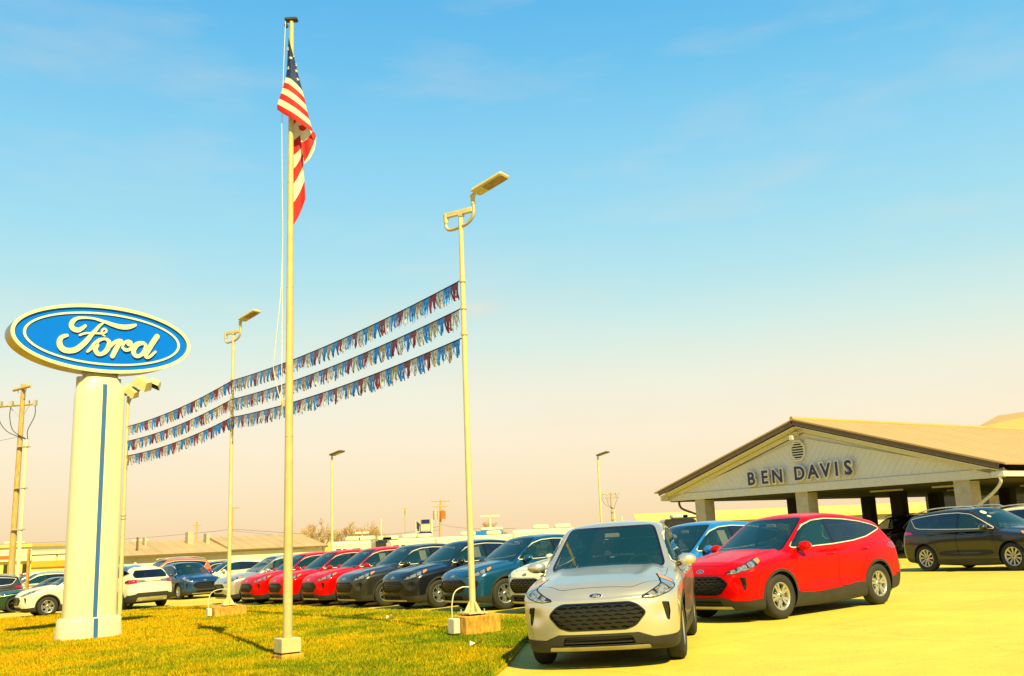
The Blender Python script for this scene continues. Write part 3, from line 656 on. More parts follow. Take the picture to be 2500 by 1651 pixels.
# ---------------------------------------------------------------- setting: concrete lot, lawn
def concrete():
    m = mat('concrete', (.76, .60, .075), .85, var=.04, scale=.35, bump=.25, bscale=14, detail=6); t = m.node_tree; b = t.nodes['Principled BSDF']
    tc = t.nodes.new('ShaderNodeTexCoord'); mp = t.nodes.new('ShaderNodeMapping'); mp.inputs['Rotation'].default_value[2] = -GRID; t.links.new(tc.outputs['Object'], mp.inputs[0])
    w = t.nodes.new('ShaderNodeTexNoise'); w.inputs['Scale'].default_value = 3; t.links.new(mp.outputs[0], w.inputs['Vector'])
    wm = t.nodes.new('ShaderNodeVectorMath'); wm.operation = 'MULTIPLY_ADD'; wm.inputs[1].default_value = (.05, .05, 0); t.links.new(w.outputs['Color'], wm.inputs[0]); t.links.new(mp.outputs[0], wm.inputs[2])
    br = t.nodes.new('ShaderNodeTexBrick'); br.inputs['Scale'].default_value = 1; br.inputs['Brick Width'].default_value = 4.6; br.inputs['Row Height'].default_value = 3.7; br.inputs['Mortar Size'].default_value = .014; br.inputs['Mortar Smooth'].default_value = .3
    br.inputs['Color1'].default_value = (1, 1, 1, 1); br.inputs['Color2'].default_value = (.93, .93, .92, 1); br.inputs['Mortar'].default_value = (.74, .66, .5, 1); br.offset = 0
    t.links.new(wm.outputs[0], br.inputs['Vector'])
    vo = t.nodes.new('ShaderNodeTexVoronoi'); vo.feature = 'DISTANCE_TO_EDGE'; vo.inputs['Scale'].default_value = .22
    w2 = t.nodes.new('ShaderNodeTexNoise'); w2.inputs['Scale'].default_value = .8; w2.inputs['Detail'].default_value = 6; t.links.new(tc.outputs['Object'], w2.inputs['Vector'])
    w3 = t.nodes.new('ShaderNodeVectorMath'); w3.operation = 'MULTIPLY_ADD'; w3.inputs[1].default_value = (1.8, 1.8, 0); t.links.new(w2.outputs['Color'], w3.inputs[0]); t.links.new(tc.outputs['Object'], w3.inputs[2]); t.links.new(w3.outputs[0], vo.inputs['Vector'])
    cr = t.nodes.new('ShaderNodeMapRange'); cr.inputs['From Max'].default_value = .004; cr.inputs['To Min'].default_value = .84; cr.inputs['To Max'].default_value = 1; t.links.new(vo.outputs['Distance'], cr.inputs['Value'])
    st = t.nodes.new('ShaderNodeTexNoise'); st.inputs['Scale'].default_value = .9; st.inputs['Detail'].default_value = 8; st.inputs['Roughness'].default_value = .7; t.links.new(tc.outputs['Object'], st.inputs['Vector'])
    sr = t.nodes.new('ShaderNodeMapRange'); sr.inputs['From Min'].default_value = .3; sr.inputs['From Max'].default_value = .6; sr.inputs['To Min'].default_value = .86; sr.inputs['To Max'].default_value = 1.03; t.links.new(st.outputs['Fac'], sr.inputs['Value'])
    gr = t.nodes.new('ShaderNodeTexNoise'); gr.inputs['Scale'].default_value = 55; gr.inputs['Detail'].default_value = 4; t.links.new(tc.outputs['Object'], gr.inputs['Vector'])
    gm = t.nodes.new('ShaderNodeMapRange'); gm.inputs['From Min'].default_value = .3; gm.inputs['From Max'].default_value = .7; gm.inputs['To Min'].default_value = .80; gm.inputs['To Max'].default_value = 1.1; t.links.new(gr.outputs['Fac'], gm.inputs['Value'])
    a = t.nodes.new('ShaderNodeMath'); a.operation = 'MULTIPLY'; t.links.new(cr.outputs[0], a.inputs[0]); t.links.new(sr.outputs[0], a.inputs[1])
    a2 = t.nodes.new('ShaderNodeMath'); a2.operation = 'MULTIPLY'; t.links.new(a.outputs[0], a2.inputs[0]); t.links.new(gm.outputs[0], a2.inputs[1])
    src = b.inputs['Base Color'].links[0].from_socket
    for q in (br.outputs['Color'], a2.outputs[0]):
        mm = t.nodes.new('ShaderNodeMix'); mm.data_type = 'RGBA'; mm.blend_type = 'MULTIPLY'; mm.inputs['Factor'].default_value = 1; t.links.new(src, mm.inputs['A']); t.links.new(q, mm.inputs['B']); src = mm.outputs['Result']
    t.links.new(src, b.inputs['Base Color']); return m
M_['concrete'] = concrete()
xs = [-4000, -600, -150, -60, -34, -20, -10, 0, 10, 26, 60, 200, 900, 4000]; ys = [-4000, -300, -60, -12, 0, 10, 20, 30, 40, 50, 62, 100, 200, 500, 1200, 4500]
V = [(x, y, ground_z(x, y)) for y in ys for x in xs]; nx = len(xs)
F = [(j * nx + i, j * nx + i + 1, (j + 1) * nx + i + 1, (j + 1) * nx + i) for j in range(len(ys) - 1) for i in range(nx - 1)]
link('parking_lot', npmesh('parking_lot', V, F, M_['concrete'], smooth=False), kind='structure')
edge = [gat(*q) for q in ((0, 1513), (63, 1508), (161, 1502), (319, 1494), (393, 1485), (546, 1481), (682, 1481), (800, 1486), (924, 1491), (1061, 1496), (1250, 1506.5))]
lawn = [(-60, edge[0].y + 16)] + [(e.x, e.y) for e in edge] + [(.45, 19.2), (.72, 17.6), (.62, 16.0), (.35, 14.6), (gat(1285, 1570).x, gat(1285, 1570).y), (gat(1239, 1628).x, gat(1239, 1628).y), (-.45, 10.6), (-1.1, 8.6), (-2.6, 6), (-6, 3), (-14, 1), (-60, 0)]
def lawn_mat():
    m = bpy.data.materials.new('grass'); m.use_nodes = True; t = m.node_tree; b = t.nodes['Principled BSDF']; b.inputs['Roughness'].default_value = .9; b.inputs['Specular IOR Level'].default_value = .06
    tc = t.nodes.new('ShaderNodeTexCoord')
    def noise(s, d, r=.6): n = t.nodes.new('ShaderNodeTexNoise'); n.inputs['Scale'].default_value = s; n.inputs['Detail'].default_value = d; n.inputs['Roughness'].default_value = r; t.links.new(tc.outputs['Object'], n.inputs['Vector']); return n.outputs['Fac']
    def math_(op, a, bb):
        n = t.nodes.new('ShaderNodeMath'); n.operation = op
        for i, q in enumerate((a, bb)):
            if isinstance(q, (int, float)): n.inputs[i].default_value = q
            else: t.links.new(q, n.inputs[i])
        return n.outputs[0]
    sp_ = t.nodes.new('ShaderNodeSeparateXYZ'); t.links.new(tc.outputs['Object'], sp_.inputs[0])
    gx = t.nodes.new('ShaderNodeMapRange'); gx.inputs['From Min'].default_value = -10; gx.inputs['From Max'].default_value = .5; gx.inputs['To Min'].default_value = -.055; gx.inputs['To Max'].default_value = .085; t.links.new(sp_.outputs['X'], gx.inputs['Value'])
    k = math_('ADD', math_('ADD', math_('MULTIPLY', noise(.42, 3), .6), math_('MULTIPLY', noise(2.2, 4), .4)), gx.outputs[0])
    at_ = t.nodes.new('ShaderNodeAttribute'); at_.attribute_name = 'rnd'
    k = math_('ADD', k, math_('MULTIPLY', math_('SUBTRACT', at_.outputs['Fac'], .5), .16))
    rp = t.nodes.new('ShaderNodeValToRGB'); t.links.new(k, rp.inputs[0]); e = rp.color_ramp.elements
    for i, (p, c) in enumerate([(.38, (.50, .29, .004)), (.45, (.49, .335, .004)), (.505, (.37, .295, .005)), (.555, (.235, .245, .006)), (.65, (.12, .175, .006))]):
        q = e[i] if i < 2 else e.new(p); q.position = p; q.color = (*c, 1)
    mm = t.nodes.new('ShaderNodeMix'); mm.data_type = 'RGBA'; mm.blend_type = 'MULTIPLY'; mm.inputs['Factor'].default_value = 1; t.links.new(rp.outputs[0], mm.inputs['A'])
    gm = t.nodes.new('ShaderNodeMapRange'); gm.inputs['From Min'].default_value = .3; gm.inputs['From Max'].default_value = .7; gm.inputs['To Min'].default_value = .6; gm.inputs['To Max'].default_value = 1.15; t.links.new(noise(38, 5), gm.inputs['Value']); t.links.new(gm.outputs[0], mm.inputs['B'])
    t.links.new(mm.outputs['Result'], b.inputs['Base Color'])
    bp = t.nodes.new('ShaderNodeBump'); bp.inputs['Strength'].default_value = .5; bp.inputs['Distance'].default_value = .05; t.links.new(noise(26, 6), bp.inputs['Height']); t.links.new(bp.outputs[0], b.inputs['Normal']); return m
M_['grass'] = lawn_mat()
import bmesh
bm = bmesh.new(); n = len(lawn)
t_ = [bm.verts.new((x, y, .024 * (max(x, -34) - .8) - .0115 * (y - 11) + .035)) for x, y in lawn]; b_ = [bm.verts.new((v.co.x, v.co.y, v.co.z - .06)) for v in t_]
f_ = bm.faces.new(t_); 
for i in range(n): bm.faces.new((b_[i], b_[(i + 1) % n], t_[(i + 1) % n], t_[i]))
bmesh.ops.recalc_face_normals(bm, faces=bm.faces); bmesh.ops.triangulate(bm, faces=bm.faces)
me = bpy.data.meshes.new('lawn'); bm.to_mesh(me); bm.free(); me.materials.append(M_['grass']); link('lawn', me, kind='structure')
# blades
NB = 420000; LQ = np.array(lawn)
r_ = 9.5 * (42 / 9.5) ** rng.random(NB); th = rng.uniform(R(86), R(124), NB); P2 = np.stack([r_ * np.cos(th), r_ * np.sin(th)], 1)
ok = poly_sd(P2, LQ) < -.02; P2 = P2[ok]; r_ = r_[ok]; NB = len(P2)
gz_ = .024 * (P2[:, 0] - .8) - .0115 * (P2[:, 1] - 11) + .03; h_ = rng.uniform(.02, .065, NB) * (.75 + .6 * (np.sin(P2[:, 0] * 2.1 + np.sin(P2[:, 1] * 1.7) * 2) * .5 + .5)); w_ = (.0035 + .00035 * r_) * rng.uniform(.7, 1.4, NB)
a_ = rng.uniform(0, 2 * math.pi, NB); ln_ = rng.uniform(0, .9, NB) * h_; b2 = rng.uniform(0, 2 * math.pi, NB)
v0 = np.stack([P2[:, 0] - w_ * np.cos(a_), P2[:, 1] - w_ * np.sin(a_), gz_], 1); v1 = np.stack([P2[:, 0] + w_ * np.cos(a_), P2[:, 1] + w_ * np.sin(a_), gz_], 1)
v2 = np.stack([P2[:, 0] + ln_ * np.cos(b2), P2[:, 1] + ln_ * np.sin(b2), gz_ + h_], 1)
V = np.stack([v0, v1, v2], 1).reshape(-1, 3); me = npmesh('grass', V, np.arange(3 * NB).reshape(-1, 3), M_['grass'], smooth=False)
at_ = me.attributes.new('rnd', 'FLOAT', 'POINT'); at_.data.foreach_set('value', np.repeat(rng.random(NB), 3).astype(np.float32)); link('grass', me, kind='stuff')

# ---------------------------------------------------------------- dealership canopy with the gabled front
M_['siding'] = mat('siding board', (.76, .76, .76), .7, var=.025, scale=1.5, bump=.1); M_['gabletrim'] = mat('gable trim', (.74, .73, .70), .65, var=.04); M_['trimw'] = mat('white trim', (.82, .77, .64), .6, var=.04)
M_['fascia'] = mat('bronze fascia', (.15, .10, .05), .55, var=.1); M_['metalroof'] = mat('tan metal roof', (.56, .355, .13), .55, 0, var=.04, scale=.6)
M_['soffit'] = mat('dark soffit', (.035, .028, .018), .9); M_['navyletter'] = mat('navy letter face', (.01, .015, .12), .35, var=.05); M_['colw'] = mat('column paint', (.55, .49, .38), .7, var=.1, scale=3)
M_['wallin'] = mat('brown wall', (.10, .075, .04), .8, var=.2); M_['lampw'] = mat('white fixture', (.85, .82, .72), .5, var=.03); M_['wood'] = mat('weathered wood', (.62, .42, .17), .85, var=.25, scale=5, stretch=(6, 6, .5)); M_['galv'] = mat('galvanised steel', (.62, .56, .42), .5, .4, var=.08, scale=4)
bd = empty('canopy_building', (11.867 + .826 * .62, 41.085 + .563 * .62, ground_z(11.867, 41.085)), R(-55.7), label='open drive-through canopy with a white gable front and tan metal roof', cat='building')
bd.rotation_euler = (0, 0, R(-55.7))
HW, ZE, RISE, DEP = 8.6, 2.82 - ground_z(11.867, 41.085), 2.49, 34.
def gz_line(x, o=0): return ZE + o + RISE * (1 - abs(x) / HW)
# gable boards, each slanting away from the middle and up to the rake
bw = .235; kb = 0
def clip_poly(P, a, b, c):                                 # keep a*x+b*y<=c
    out = []
    for i in range(len(P)):
        p, q = P[i - 1], P[i]; dp = a * p[0] + b * p[1] - c; dq = a * q[0] + b * q[1] - c
        if (dp <= 0) != (dq <= 0): t = dp / (dp - dq); out.append((p[0] + (q[0] - p[0]) * t, p[1] + (q[1] - p[1]) * t))
        if dq <= 0: out.append(q)
    return out
sl = RISE / HW
for s in (-1, 1):
    dx, dy = s * math.sin(R(38)), math.cos(R(38))            # board direction: up and outwards from the middle
    nx_, ny_ = dy, -dx
    for k in range(-60, 60):
        c0, c1 = k * bw, (k + 1) * bw - .006
        tri = [(0, ZE + .34), (s * (HW - .75), ZE + .34), (0, ZE + RISE - .22)]
        P = clip_poly(clip_poly(tri, nx_, ny_, c1), -nx_, -ny_, -c0)
        if len(P) < 3: continue
        ar = abs(sum(P[i - 1][0] * P[i][1] - P[i][0] * P[i - 1][1] for i in range(len(P)))) / 2
        if ar < .02: continue
        if sum(P[i - 1][0] * P[i][1] - P[i][0] * P[i - 1][1] for i in range(len(P))) < 0: P = P[::-1]
        g = G(); e = .0015 * (kb % 3); kb += 1
        g.prism(P, 0, .05 + e, 0, Matrix(((1, 0, 0, 0), (0, 0, -1, .0), (0, 1, 0, 0), (0, 0, 0, 1)))); g.obj('siding_board', M_['siding'], bd)
g = G(); g.prism([(-HW, ZE), (HW, ZE), (0, ZE + RISE)], -.12, -.02, 0, Matrix(((1, 0, 0, 0), (0, 0, -1, 0), (0, 1, 0, 0), (0, 0, 0, 1)))); g.obj('gable_wall', M_['siding'], bd)
g = G(); g.box((-HW, -.10, ZE), (HW, .02, ZE + .33)); g.obj('gable_beam', M_['gabletrim'], bd)
for s in (-1, 1):
    q = math.atan2(RISE, HW); Lr = math.hypot(HW, RISE) + .05
    mt = Matrix.Translation((s * (HW + .02), 0, ZE)) @ Matrix.Rotation(s * q, 4, 'Y')
    g = G(); g.box((min(0, -s * Lr), -.10, .02), (max(0, -s * Lr), 0, .20), mat=mt); g.obj('rake_trim', M_['gabletrim'], bd)
    g = G(); g.box((min(0, -s * (Lr + .12)) , -.62, .30), (max(0, -s * (Lr + .0)), -.56, .50), mat=mt); g.obj('rake_fascia', M_['fascia'], bd)
    g = G(); g.box((min(0, -s * (Lr + .0)), -.56, .22), (max(0, -s * Lr), 0, .26), mat=mt); g.obj('rake_soffit', M_['trimw'], bd)
    g = G(); g.box((min(.25 * s, -s * (Lr + .08)), -.64, .50), (max(.25 * s, -s * (Lr + .0)), DEP, .56), mat=mt)
    for j in range(44):
        y = -.4 + j * .78; g.box((min(.25 * s, -s * (Lr - .05)), y, .56), (max(.25 * s, -s * (Lr - .05)), y + .03, .566), mat=mt)
    g.obj('roof_slope', M_['metalroof'], bd)
    g = G(); g.box((s * HW - .1 * s - .09, -.55, ZE + .02), (s * HW + .16 * s + .09, DEP, ZE + .20)); g.obj('gutter', M_['trimw'], bd)
g = G(); g.tube([(0, -.7, ZE + RISE + .60), (0, DEP, ZE + RISE + .60)], .10, 6); g.obj('ridge_cap', M_['metalroof'], bd)
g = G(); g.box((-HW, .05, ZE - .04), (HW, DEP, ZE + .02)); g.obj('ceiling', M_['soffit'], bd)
for x in (-6.55, -.45, 6.9):
    g = G(); g.box((x - .32, .02, -.4), (x + .32, .66, ZE - .0)); g.box((x - .36, -.02, -.4), (x + .36, .70, .25)); g.obj('column', M_['colw'], bd)
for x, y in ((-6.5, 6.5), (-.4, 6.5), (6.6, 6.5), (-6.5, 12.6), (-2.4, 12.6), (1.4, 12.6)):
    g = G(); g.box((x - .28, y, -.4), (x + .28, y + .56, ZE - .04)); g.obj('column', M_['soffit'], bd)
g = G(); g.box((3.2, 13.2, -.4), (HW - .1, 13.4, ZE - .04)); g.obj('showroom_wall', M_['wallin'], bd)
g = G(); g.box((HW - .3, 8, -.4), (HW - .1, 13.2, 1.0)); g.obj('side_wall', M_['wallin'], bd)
for x in (3.9, 5.4, 6.9):
    g = G(); g.box((x, 13.12, .6), (x + 1.1, 13.18, 2.3)); f0 = g.obj('window', M_['wood'], bd); g = G(); g.box((x + .08, 13.09, .68), (x + 1.02, 13.12, 2.22)); g.obj('pane', M_['dglass'], f0)
for x, y in ((1.5, 3.2), (4.6, 3.0), (1.5, 9), (5, 9)):
    g = G(); g.box((x - .75, y - .1, ZE - .12), (x + .75, y + .1, ZE - .05)); g.obj('strip_light', M_['lampw'], bd)
# downpipes
g = G(); g.tube(smooth_path([(HW + .05, -.5, ZE + .05), (HW + .05, -.45, ZE - .18), (HW - .45, -.1, ZE - .50), (HW - 1.25, .05, ZE - 1.0), (HW - 1.36, .05, ZE - 1.25), (HW - 1.36, .05, -.3)], 4), .055, 8); g.obj('downpipe', M_['trimw'], bd)
g = G(); g.tube(smooth_path([(-HW + .35, .3, ZE), (-HW + .35, .3, ZE - .2), (-HW + .6, .3, ZE - .42), (-6.9, .3, ZE - .75)], 4), .055, 8); g.obj('downpipe', M_['fascia'], bd)
# vent and floodlight, found where their sight lines meet the gable
FM = Matrix.Translation(bd.location) @ bd.rotation_euler.to_matrix().to_4x4(); FI = FM.inverted()
def on_gable(u, v, yl=-.12):
    o = FI @ Vector((0, 0, CAMH)); d = (FI.to_3x3() @ sight(u, v)); t = (yl - o.y) / d.y; p = o + d * t; return p.x, p.z
FR = Matrix(((1, 0, 0, 0), (0, 0, -1, 0), (0, 1, 0, 0), (0, 0, 0, 1)))
vx, vz = on_gable(1947, 1101)
oc = [(vx + .50 * math.cos(R(22.5 + 45 * i)) * .86, vz + .50 * math.sin(R(22.5 + 45 * i))) for i in range(8)]
oi = [(vx + .40 * math.cos(R(22.5 + 45 * i)) * .84, vz + .40 * math.sin(R(22.5 + 45 * i))) for i in range(8)]
g = G()
for i in range(8):
    j = (i + 1) % 8; g.add([(*oc[i], .06), (*oc[j], .06), (*oi[j], .06), (*oi[i], .06), (*oc[i], .13), (*oc[j], .13), (*oi[j], .13), (*oi[i], .13)], [(4, 5, 6, 7), (0, 4, 7, 3), (1, 2, 6, 5), (0, 1, 5, 4), (3, 7, 6, 2)], 0, False, FR)
vt = g.obj('gable_vent', M_['trimw'], bd); g = G(); g.prism(oi, .06, .07, 0, FR); g.obj('vent_opening', M_['seal'], vt)
for i in range(7):
    z = vz - .33 + i * .11; w = .30 if abs(z - vz) < .18 else .30 - (abs(z - vz) - .18) * .8; g = G(); g.box((vx - w, -.115, z - .025), (vx + w, -.075, z + .02)); g.obj('louvre', M_['siding'], vt)
lx, lz = on_gable(1940, 1066, -.3); g = G(); g.box((lx - .14, -.2, lz + .02), (lx + .04, -.05, lz + .2)); g.cyl((lx - .06, -.15, lz + .1), (lx + .02, -.5, lz + .02), .03, n=8); g.box((lx - .07, -.62, lz - .16), (lx + .13, -.46, lz + .02), bev=.02); g.obj('floodlight', M_['lampw'], bd)
# raised letters
def text_mesh(ch, size, ext, off, nm, m):
    c = bpy.data.curves.new(nm, 'FONT'); c.body = ch; c.size = size; c.extrude = ext; c.offset = off; c.resolution_u = 4; c.align_x = 'CENTER'
    o = bpy.data.objects.new(nm, c); COL.objects.link(o); dg = bpy.context.evaluated_depsgraph_get(); me = bpy.data.meshes.new_from_object(o.evaluated_get(dg)); bpy.data.objects.remove(o); bpy.data.curves.remove(c)
    me.materials.clear(); me.materials.append(m); me.name = nm; return me
for ch, (u, v) in zip('BENDAVIS', ((1836, 1184), (1869, 1180.5), (1900, 1178), (1954, 1171), (1987, 1167.5), (2018, 1164), (2045, 1161), (2073, 1158))):
    x, z = on_gable(u, v, -.22); o = link('letter', text_mesh(ch, .80, .03, .075, 'letter', M_['trimw']), bd); o.location = (x, -.22, z); o.rotation_euler = (R(90), 0, 0)
    q = link('letter_face', text_mesh(ch, .80, .012, .018, 'letter_face', M_['navyletter']), o); q.location = (0, 0, .034)
# taller roof behind, at the frame's edge
A_, B_, C2 = at(2378, 1047, 74), at(2436, 1015, 76), at(2640, 985, 72); D2 = at(2640, 1110, 70)
bw2 = empty('sales_building', (A_.x, A_.y, 0), 0, label='taller brown roof rising behind the canopy ridge', cat='building')
def L_(p): return tuple(Vector(p) - Vector((A_.x, A_.y, 0)))
g = G(); g.add([L_(A_), L_(D2), L_(C2), L_(B_), L_(A_ + Vector((4, 12, 0))), L_(C2 + Vector((0, 9, -3)))], [(0, 1, 2, 3), (0, 3, 4), (3, 2, 5, 4)]); g.obj('roof', M_['metalroof'], bw2)
g = G(); g.box((.6, .4, -.5), (D2.x - A_.x, 12, D2.z - .4)); g.obj('wall', M_['wallin'], bw2)

# ---------------------------------------------------------------- pylon sign
M_['signwhite'] = mat('white sign metal', (.80, .755, .50), .4, var=.02, scale=1, coat=.3); M_['signblue'] = mat('blue sign face', (.0, .165, .98), .4, var=.04, scale=.8, spec=.1); M_['stripe'] = mat('blue stripe', (.04, .14, .46), .4, var=.04)
M_['signside'] = mat('brushed sign edge', (.45, .35, .18), .3, .7, var=.15, scale=3)
px, py = -9.70, 22.2; sg = empty('pylon_sign', (px, py, ground_z(px, py)), R(41), label='tall white pylon sign topped by a blue oval with white script', cat='sign')
def lens(w, d, n=20): return [(w * math.cos(2 * math.pi * i / n), d * math.copysign(abs(math.sin(2 * math.pi * i / n))**.62, math.sin(2 * math.pi * i / n))) for i in range(n)]
zt_ = hgt(px, py, 925) - ground_z(px, py); zbse = hgt(px, py, 1506) - ground_z(px, py)
def loft(g, rings, mi=0, cap=True, smooth=True):
    n = len(rings[0][1]); vs = [(x, y, z) for z, r in rings for x, y in r]; fs = []
    for k in range(len(rings) - 1):
        for i in range(n): fs.append((k * n + i, k * n + (i + 1) % n, (k + 1) * n + (i + 1) % n, (k + 1) * n + i))
    g.add(vs, fs, mi, smooth)
    if cap: g.add(vs[-n:], [list(range(n))], mi)
g = G(); loft(g, [(zbse - .1, lens(.565, .36, 40)), (zt_ - .42, lens(.545, .35, 40)), (zt_ - .2, lens(.50, .33, 40)), (zt_, lens(.36, .27, 40))]); g.obj('pylon', M_['signwhite'], sg)
g = G(); loft(g, [(zbse, lens(.50, .20, 24)), (zt_ + .03, lens(.50, .20, 24))], smooth=True); o = g.obj('pylon_back', M_['galv'], sg); o.location = (0, .12, 0)
g = G(); loft(g, [(-.3, lens(.72, .47, 40)), (.05, lens(.70, .46, 40)), (zbse - .06, lens(.665, .43, 40)), (zbse - .01, lens(.64, .42, 40)), (zbse + .005, lens(.55, .36, 40))]); g.obj('pylon_base', M_['signwhite'], sg)
g = G(); g.box((-.045, -.372, zbse), (.045, -.30, zt_ - .18)); g.obj('stripe', M_['stripe'], sg); g = G(); g.box((-.045, -.475, -.05), (.045, -.40, zbse - .03), mat=Matrix.Rotation(R(-1.5), 4, 'X')); g.obj('stripe', M_['stripe'], sg)
g = G(); loft(g, [(zt_ - .02, lens(.40, .16, 24)), (zt_ + .34, lens(.40, .16, 24))]); nk = g.obj('neck', M_['signside'], sg); nk.location = (0, .03, 0)
g = G(); g.box((-.546, -.30, zt_ - .97), (.546, -.295, zt_ - .965)); 
HWS, HHS = 2.03, .80
zc = hgt(px, py, 832) - ground_z(px, py)
SF = Matrix(((HWS, 0, 0, .0), (0, 0, -HWS, -.20), (0, HWS, 0, zc), (0, 0, 0, 1)))
rr = HHS / HWS
g = G(); oval_ring(g, 1.0, rr, .965, rr - .035, -.26, .0, 96); oval_disc(g, .97, rr - .03, -.25, -.24, 96)
cab_ = G(); cab_.add([tuple(v) for v in g.v], g.f, 0, False, SF); cab_.sm = [False] * len(cab_.f); cab_.obj('cabinet', M_['signside'], sg)
g = G(); oval_ring(g, 1.004, rr + .004, .966, rr - .034, -.004, .018, 96); k_ = G(); k_.add(g.v, g.f, 0, False, SF); k_.obj('rim', M_['signwhite'], sg)
g = G(); oval_disc(g, .968, rr - .032, -.02, -.004, 96); k_ = G(); k_.add(g.v, g.f, 0, False, SF); fc = k_.obj('sign_face', M_['signblue'], sg)
g = G(); oval_ring(g, .878, rr - .086, .85, rr - .108, -.004, .010, 96); k_ = G(); k_.add(g.v, g.f, 0, False, SF); k_.obj('inner_ring', M_['signwhite'], fc)
for q in script_letters().values():
    k_ = G(); k_.add([(v[0] * 1.0, v[1] * rr / OV_RATIO, -.004 + v[2] * .9) for v in q.v], q.f, 0, False, SF); k_.obj('script_letter', M_['signwhite'], fc)
# ---------------------------------------------------------------- lamp posts
M_['postpaint'] = mat('cream post paint', (.68, .585, .32), .45, var=.07, scale=5, coat=.2); M_['stone'] = mat('stained footing', (.85, .42, .05), .9, var=.3, scale=7, bump=.6, bscale=30, stretch=(3, 3, .8)); M_['pvc'] = mat('white plastic', (.74, .70, .52), .5, var=.03)
M_['led'] = mat('lamp underside', (.42, .27, .08), .35, .3, var=.2, scale=9)
def lamp_post(x, y, vtop, label, blk):
    z0 = ground_z(x, y); T = hgt(x, y, vtop) - z0; ro = empty('lamp_post', (x, y, z0), 0, label=label, cat='street lamp', group='lamp posts holding the pennant strings')
    bx = Matrix.Rotation(R(36), 4, 'Z')
    g = G(); g.box((-blk[0], -.22, -.1), (blk[1], .25, blk[2]), mat=bx, bev=.015); g.obj('footing', M_['stone'], ro)
    zb = blk[2]; g = G(); g.box((-.19, -.19, zb + .03), (.19, .19, zb + .055), mat=bx); g.obj('base_plate', M_['postpaint'], ro)
    for a in (45, 135, 225, 315):
        g = G(); c_, s_ = .2 * math.cos(R(a)), .2 * math.sin(R(a)); v = bx @ Vector((c_, s_, 0)); g.cyl((v.x, v.y, zb - .01), (v.x, v.y, zb + .10), .012, n=6); g.obj('anchor_bolt', M_['galv'], ro)
    for a in (0, 90, 180, 270):
        g = G(); g.add([(.05, -.006, zb + .055), (.17, -.006, zb + .055), (.05, -.006, zb + .25), (.05, .006, zb + .055), (.17, .006, zb + .055), (.05, .006, zb + .25)], [(0, 1, 2), (3, 5, 4), (1, 4, 5, 2), (0, 3, 4, 1)], mat=bx @ Matrix.Rotation(R(a), 4, 'Z')); g.obj('gusset', M_['postpaint'], ro)
    g = G(); g.cyl((0, 0, zb + .05), (0, 0, T - .06), .057, .042, 14); g.obj('pole', M_['postpaint'], ro)
    e = Vector((.85, -.53, 0)).normalized(); s = Vector((-e.y, e.x, 0))
    def q(a, z, b=0): return e * a + s * b + Vector((0, 0, T + z))
    Fm = Matrix(((e.x, s.x, 0, 0), (e.y, s.y, 0, 0), (0, 0, 1, T), (0, 0, 0, 1)))
    g = G(); g.box((-.36, -.035, -.05), (.27, .035, .05), mat=Fm, bev=.01); g.box((-.02, -.05, -.08), (.05, .05, -.04), mat=Fm); g.obj('cross_arm', M_['postpaint'], ro)
    g = G(); g.cyl(q(-.33, .03), q(-.33, -.13), .052, .045, 10); g.cyl(q(-.33, -.15), q(-.33, -.13), .04, n=10); g.obj('clamp', M_['postpaint'], ro)
    g = G(); g.tube(smooth_path([q(-.33, -.12), q(-.325, -.22), q(-.24, -.285), q(0, -.27), q(.16, -.23), q(.27, -.13), q(.29, .0), q(.285, .17)], 5), .033, 10); g.obj('pipe', M_['galv'], ro)
    g = G(); g.cyl(q(.285, .10), q(.285, .22), .042, n=10); g.sphere(tuple(q(.285, .25)), .055, 10); g.cyl(q(.285, .25), q(.36, .31), .035, n=8); g.obj('knuckle', M_['postpaint'], ro)
    Hm = Matrix.Translation(q(.33, .30)) @ Matrix(((e.x, s.x, 0, 0), (e.y, s.y, 0, 0), (0, 0, 1, 0), (0, 0, 0, 1))) @ Matrix.Rotation(R(-16), 4, 'Y')
    g = G(); g.box((0, -.15, -.035), (.70, .15, .045), mat=Hm, bev=.025); hd = g.obj('lamp_head', M_['postpaint'], ro)
    g = G(); g.box((.24, -.11, -.045), (.66, .11, -.036), mat=Hm); g.obj('led_panel', M_['led'], hd); g = G(); g.cyl((Hm @ Vector((.12, 0, -.05))), (Hm @ Vector((.12, 0, -.03))), .03, n=8); g.obj('sensor', M_['pvc'], hd)
    for z in (): pass
    # electric box on the footing with its conduit
    v = bx @ Vector((-blk[0] - .07, .06, 0)); mt = Matrix.Translation((v.x, v.y, 0)) @ bx
    jb = empty('junction_box', (x + v.x, y + v.y, z0), 0, label='white electric box on the footing of the ' + ('nearer lamp post' if y < 20 else 'farther lamp post'), cat='electric box', group='electric boxes on lamp footings')
    g = G(); g.box((-.06, -.10, .06), (.06, .10, blk[2] - .03), mat=bx, bev=.012); g.obj('housing', M_['pvc'], jb); g = G(); g.box((-.05, -.107, .08), (.05, -.101, blk[2] - .06), mat=bx); g.obj('cover', M_['trimw'], jb)
    g = G(); w = bx.inverted() @ Vector((-v.x, -v.y, 0)); pts = [(0, .05, blk[2] - .02), (0, .05, blk[2] + .18), (w.x * .15, .05 + w.y * .15, blk[2] + .38), (w.x * .5, .05 + (w.y - .05) * .5, blk[2] + .46), (w.x - .06, w.y, blk[2] + .46)]
    g.tube([bx @ Vector(p) for p in smooth_path(pts, 5)], .011, 7); g.obj('conduit', M_['pvc'], jb)
    return ro, T, z0
L1 = gat(1160, 1556); L1 = (L1.x - .04, L1.y + .25); L2p = gat(552, 1508); L2 = (L2p.x, L2p.y + .2)
lamp1, T1, zl1 = lamp_post(L1[0], L1[1], 519, 'tall cream lamp post on a rust stained footing, right of the flagpole', (.27, .42, .34))
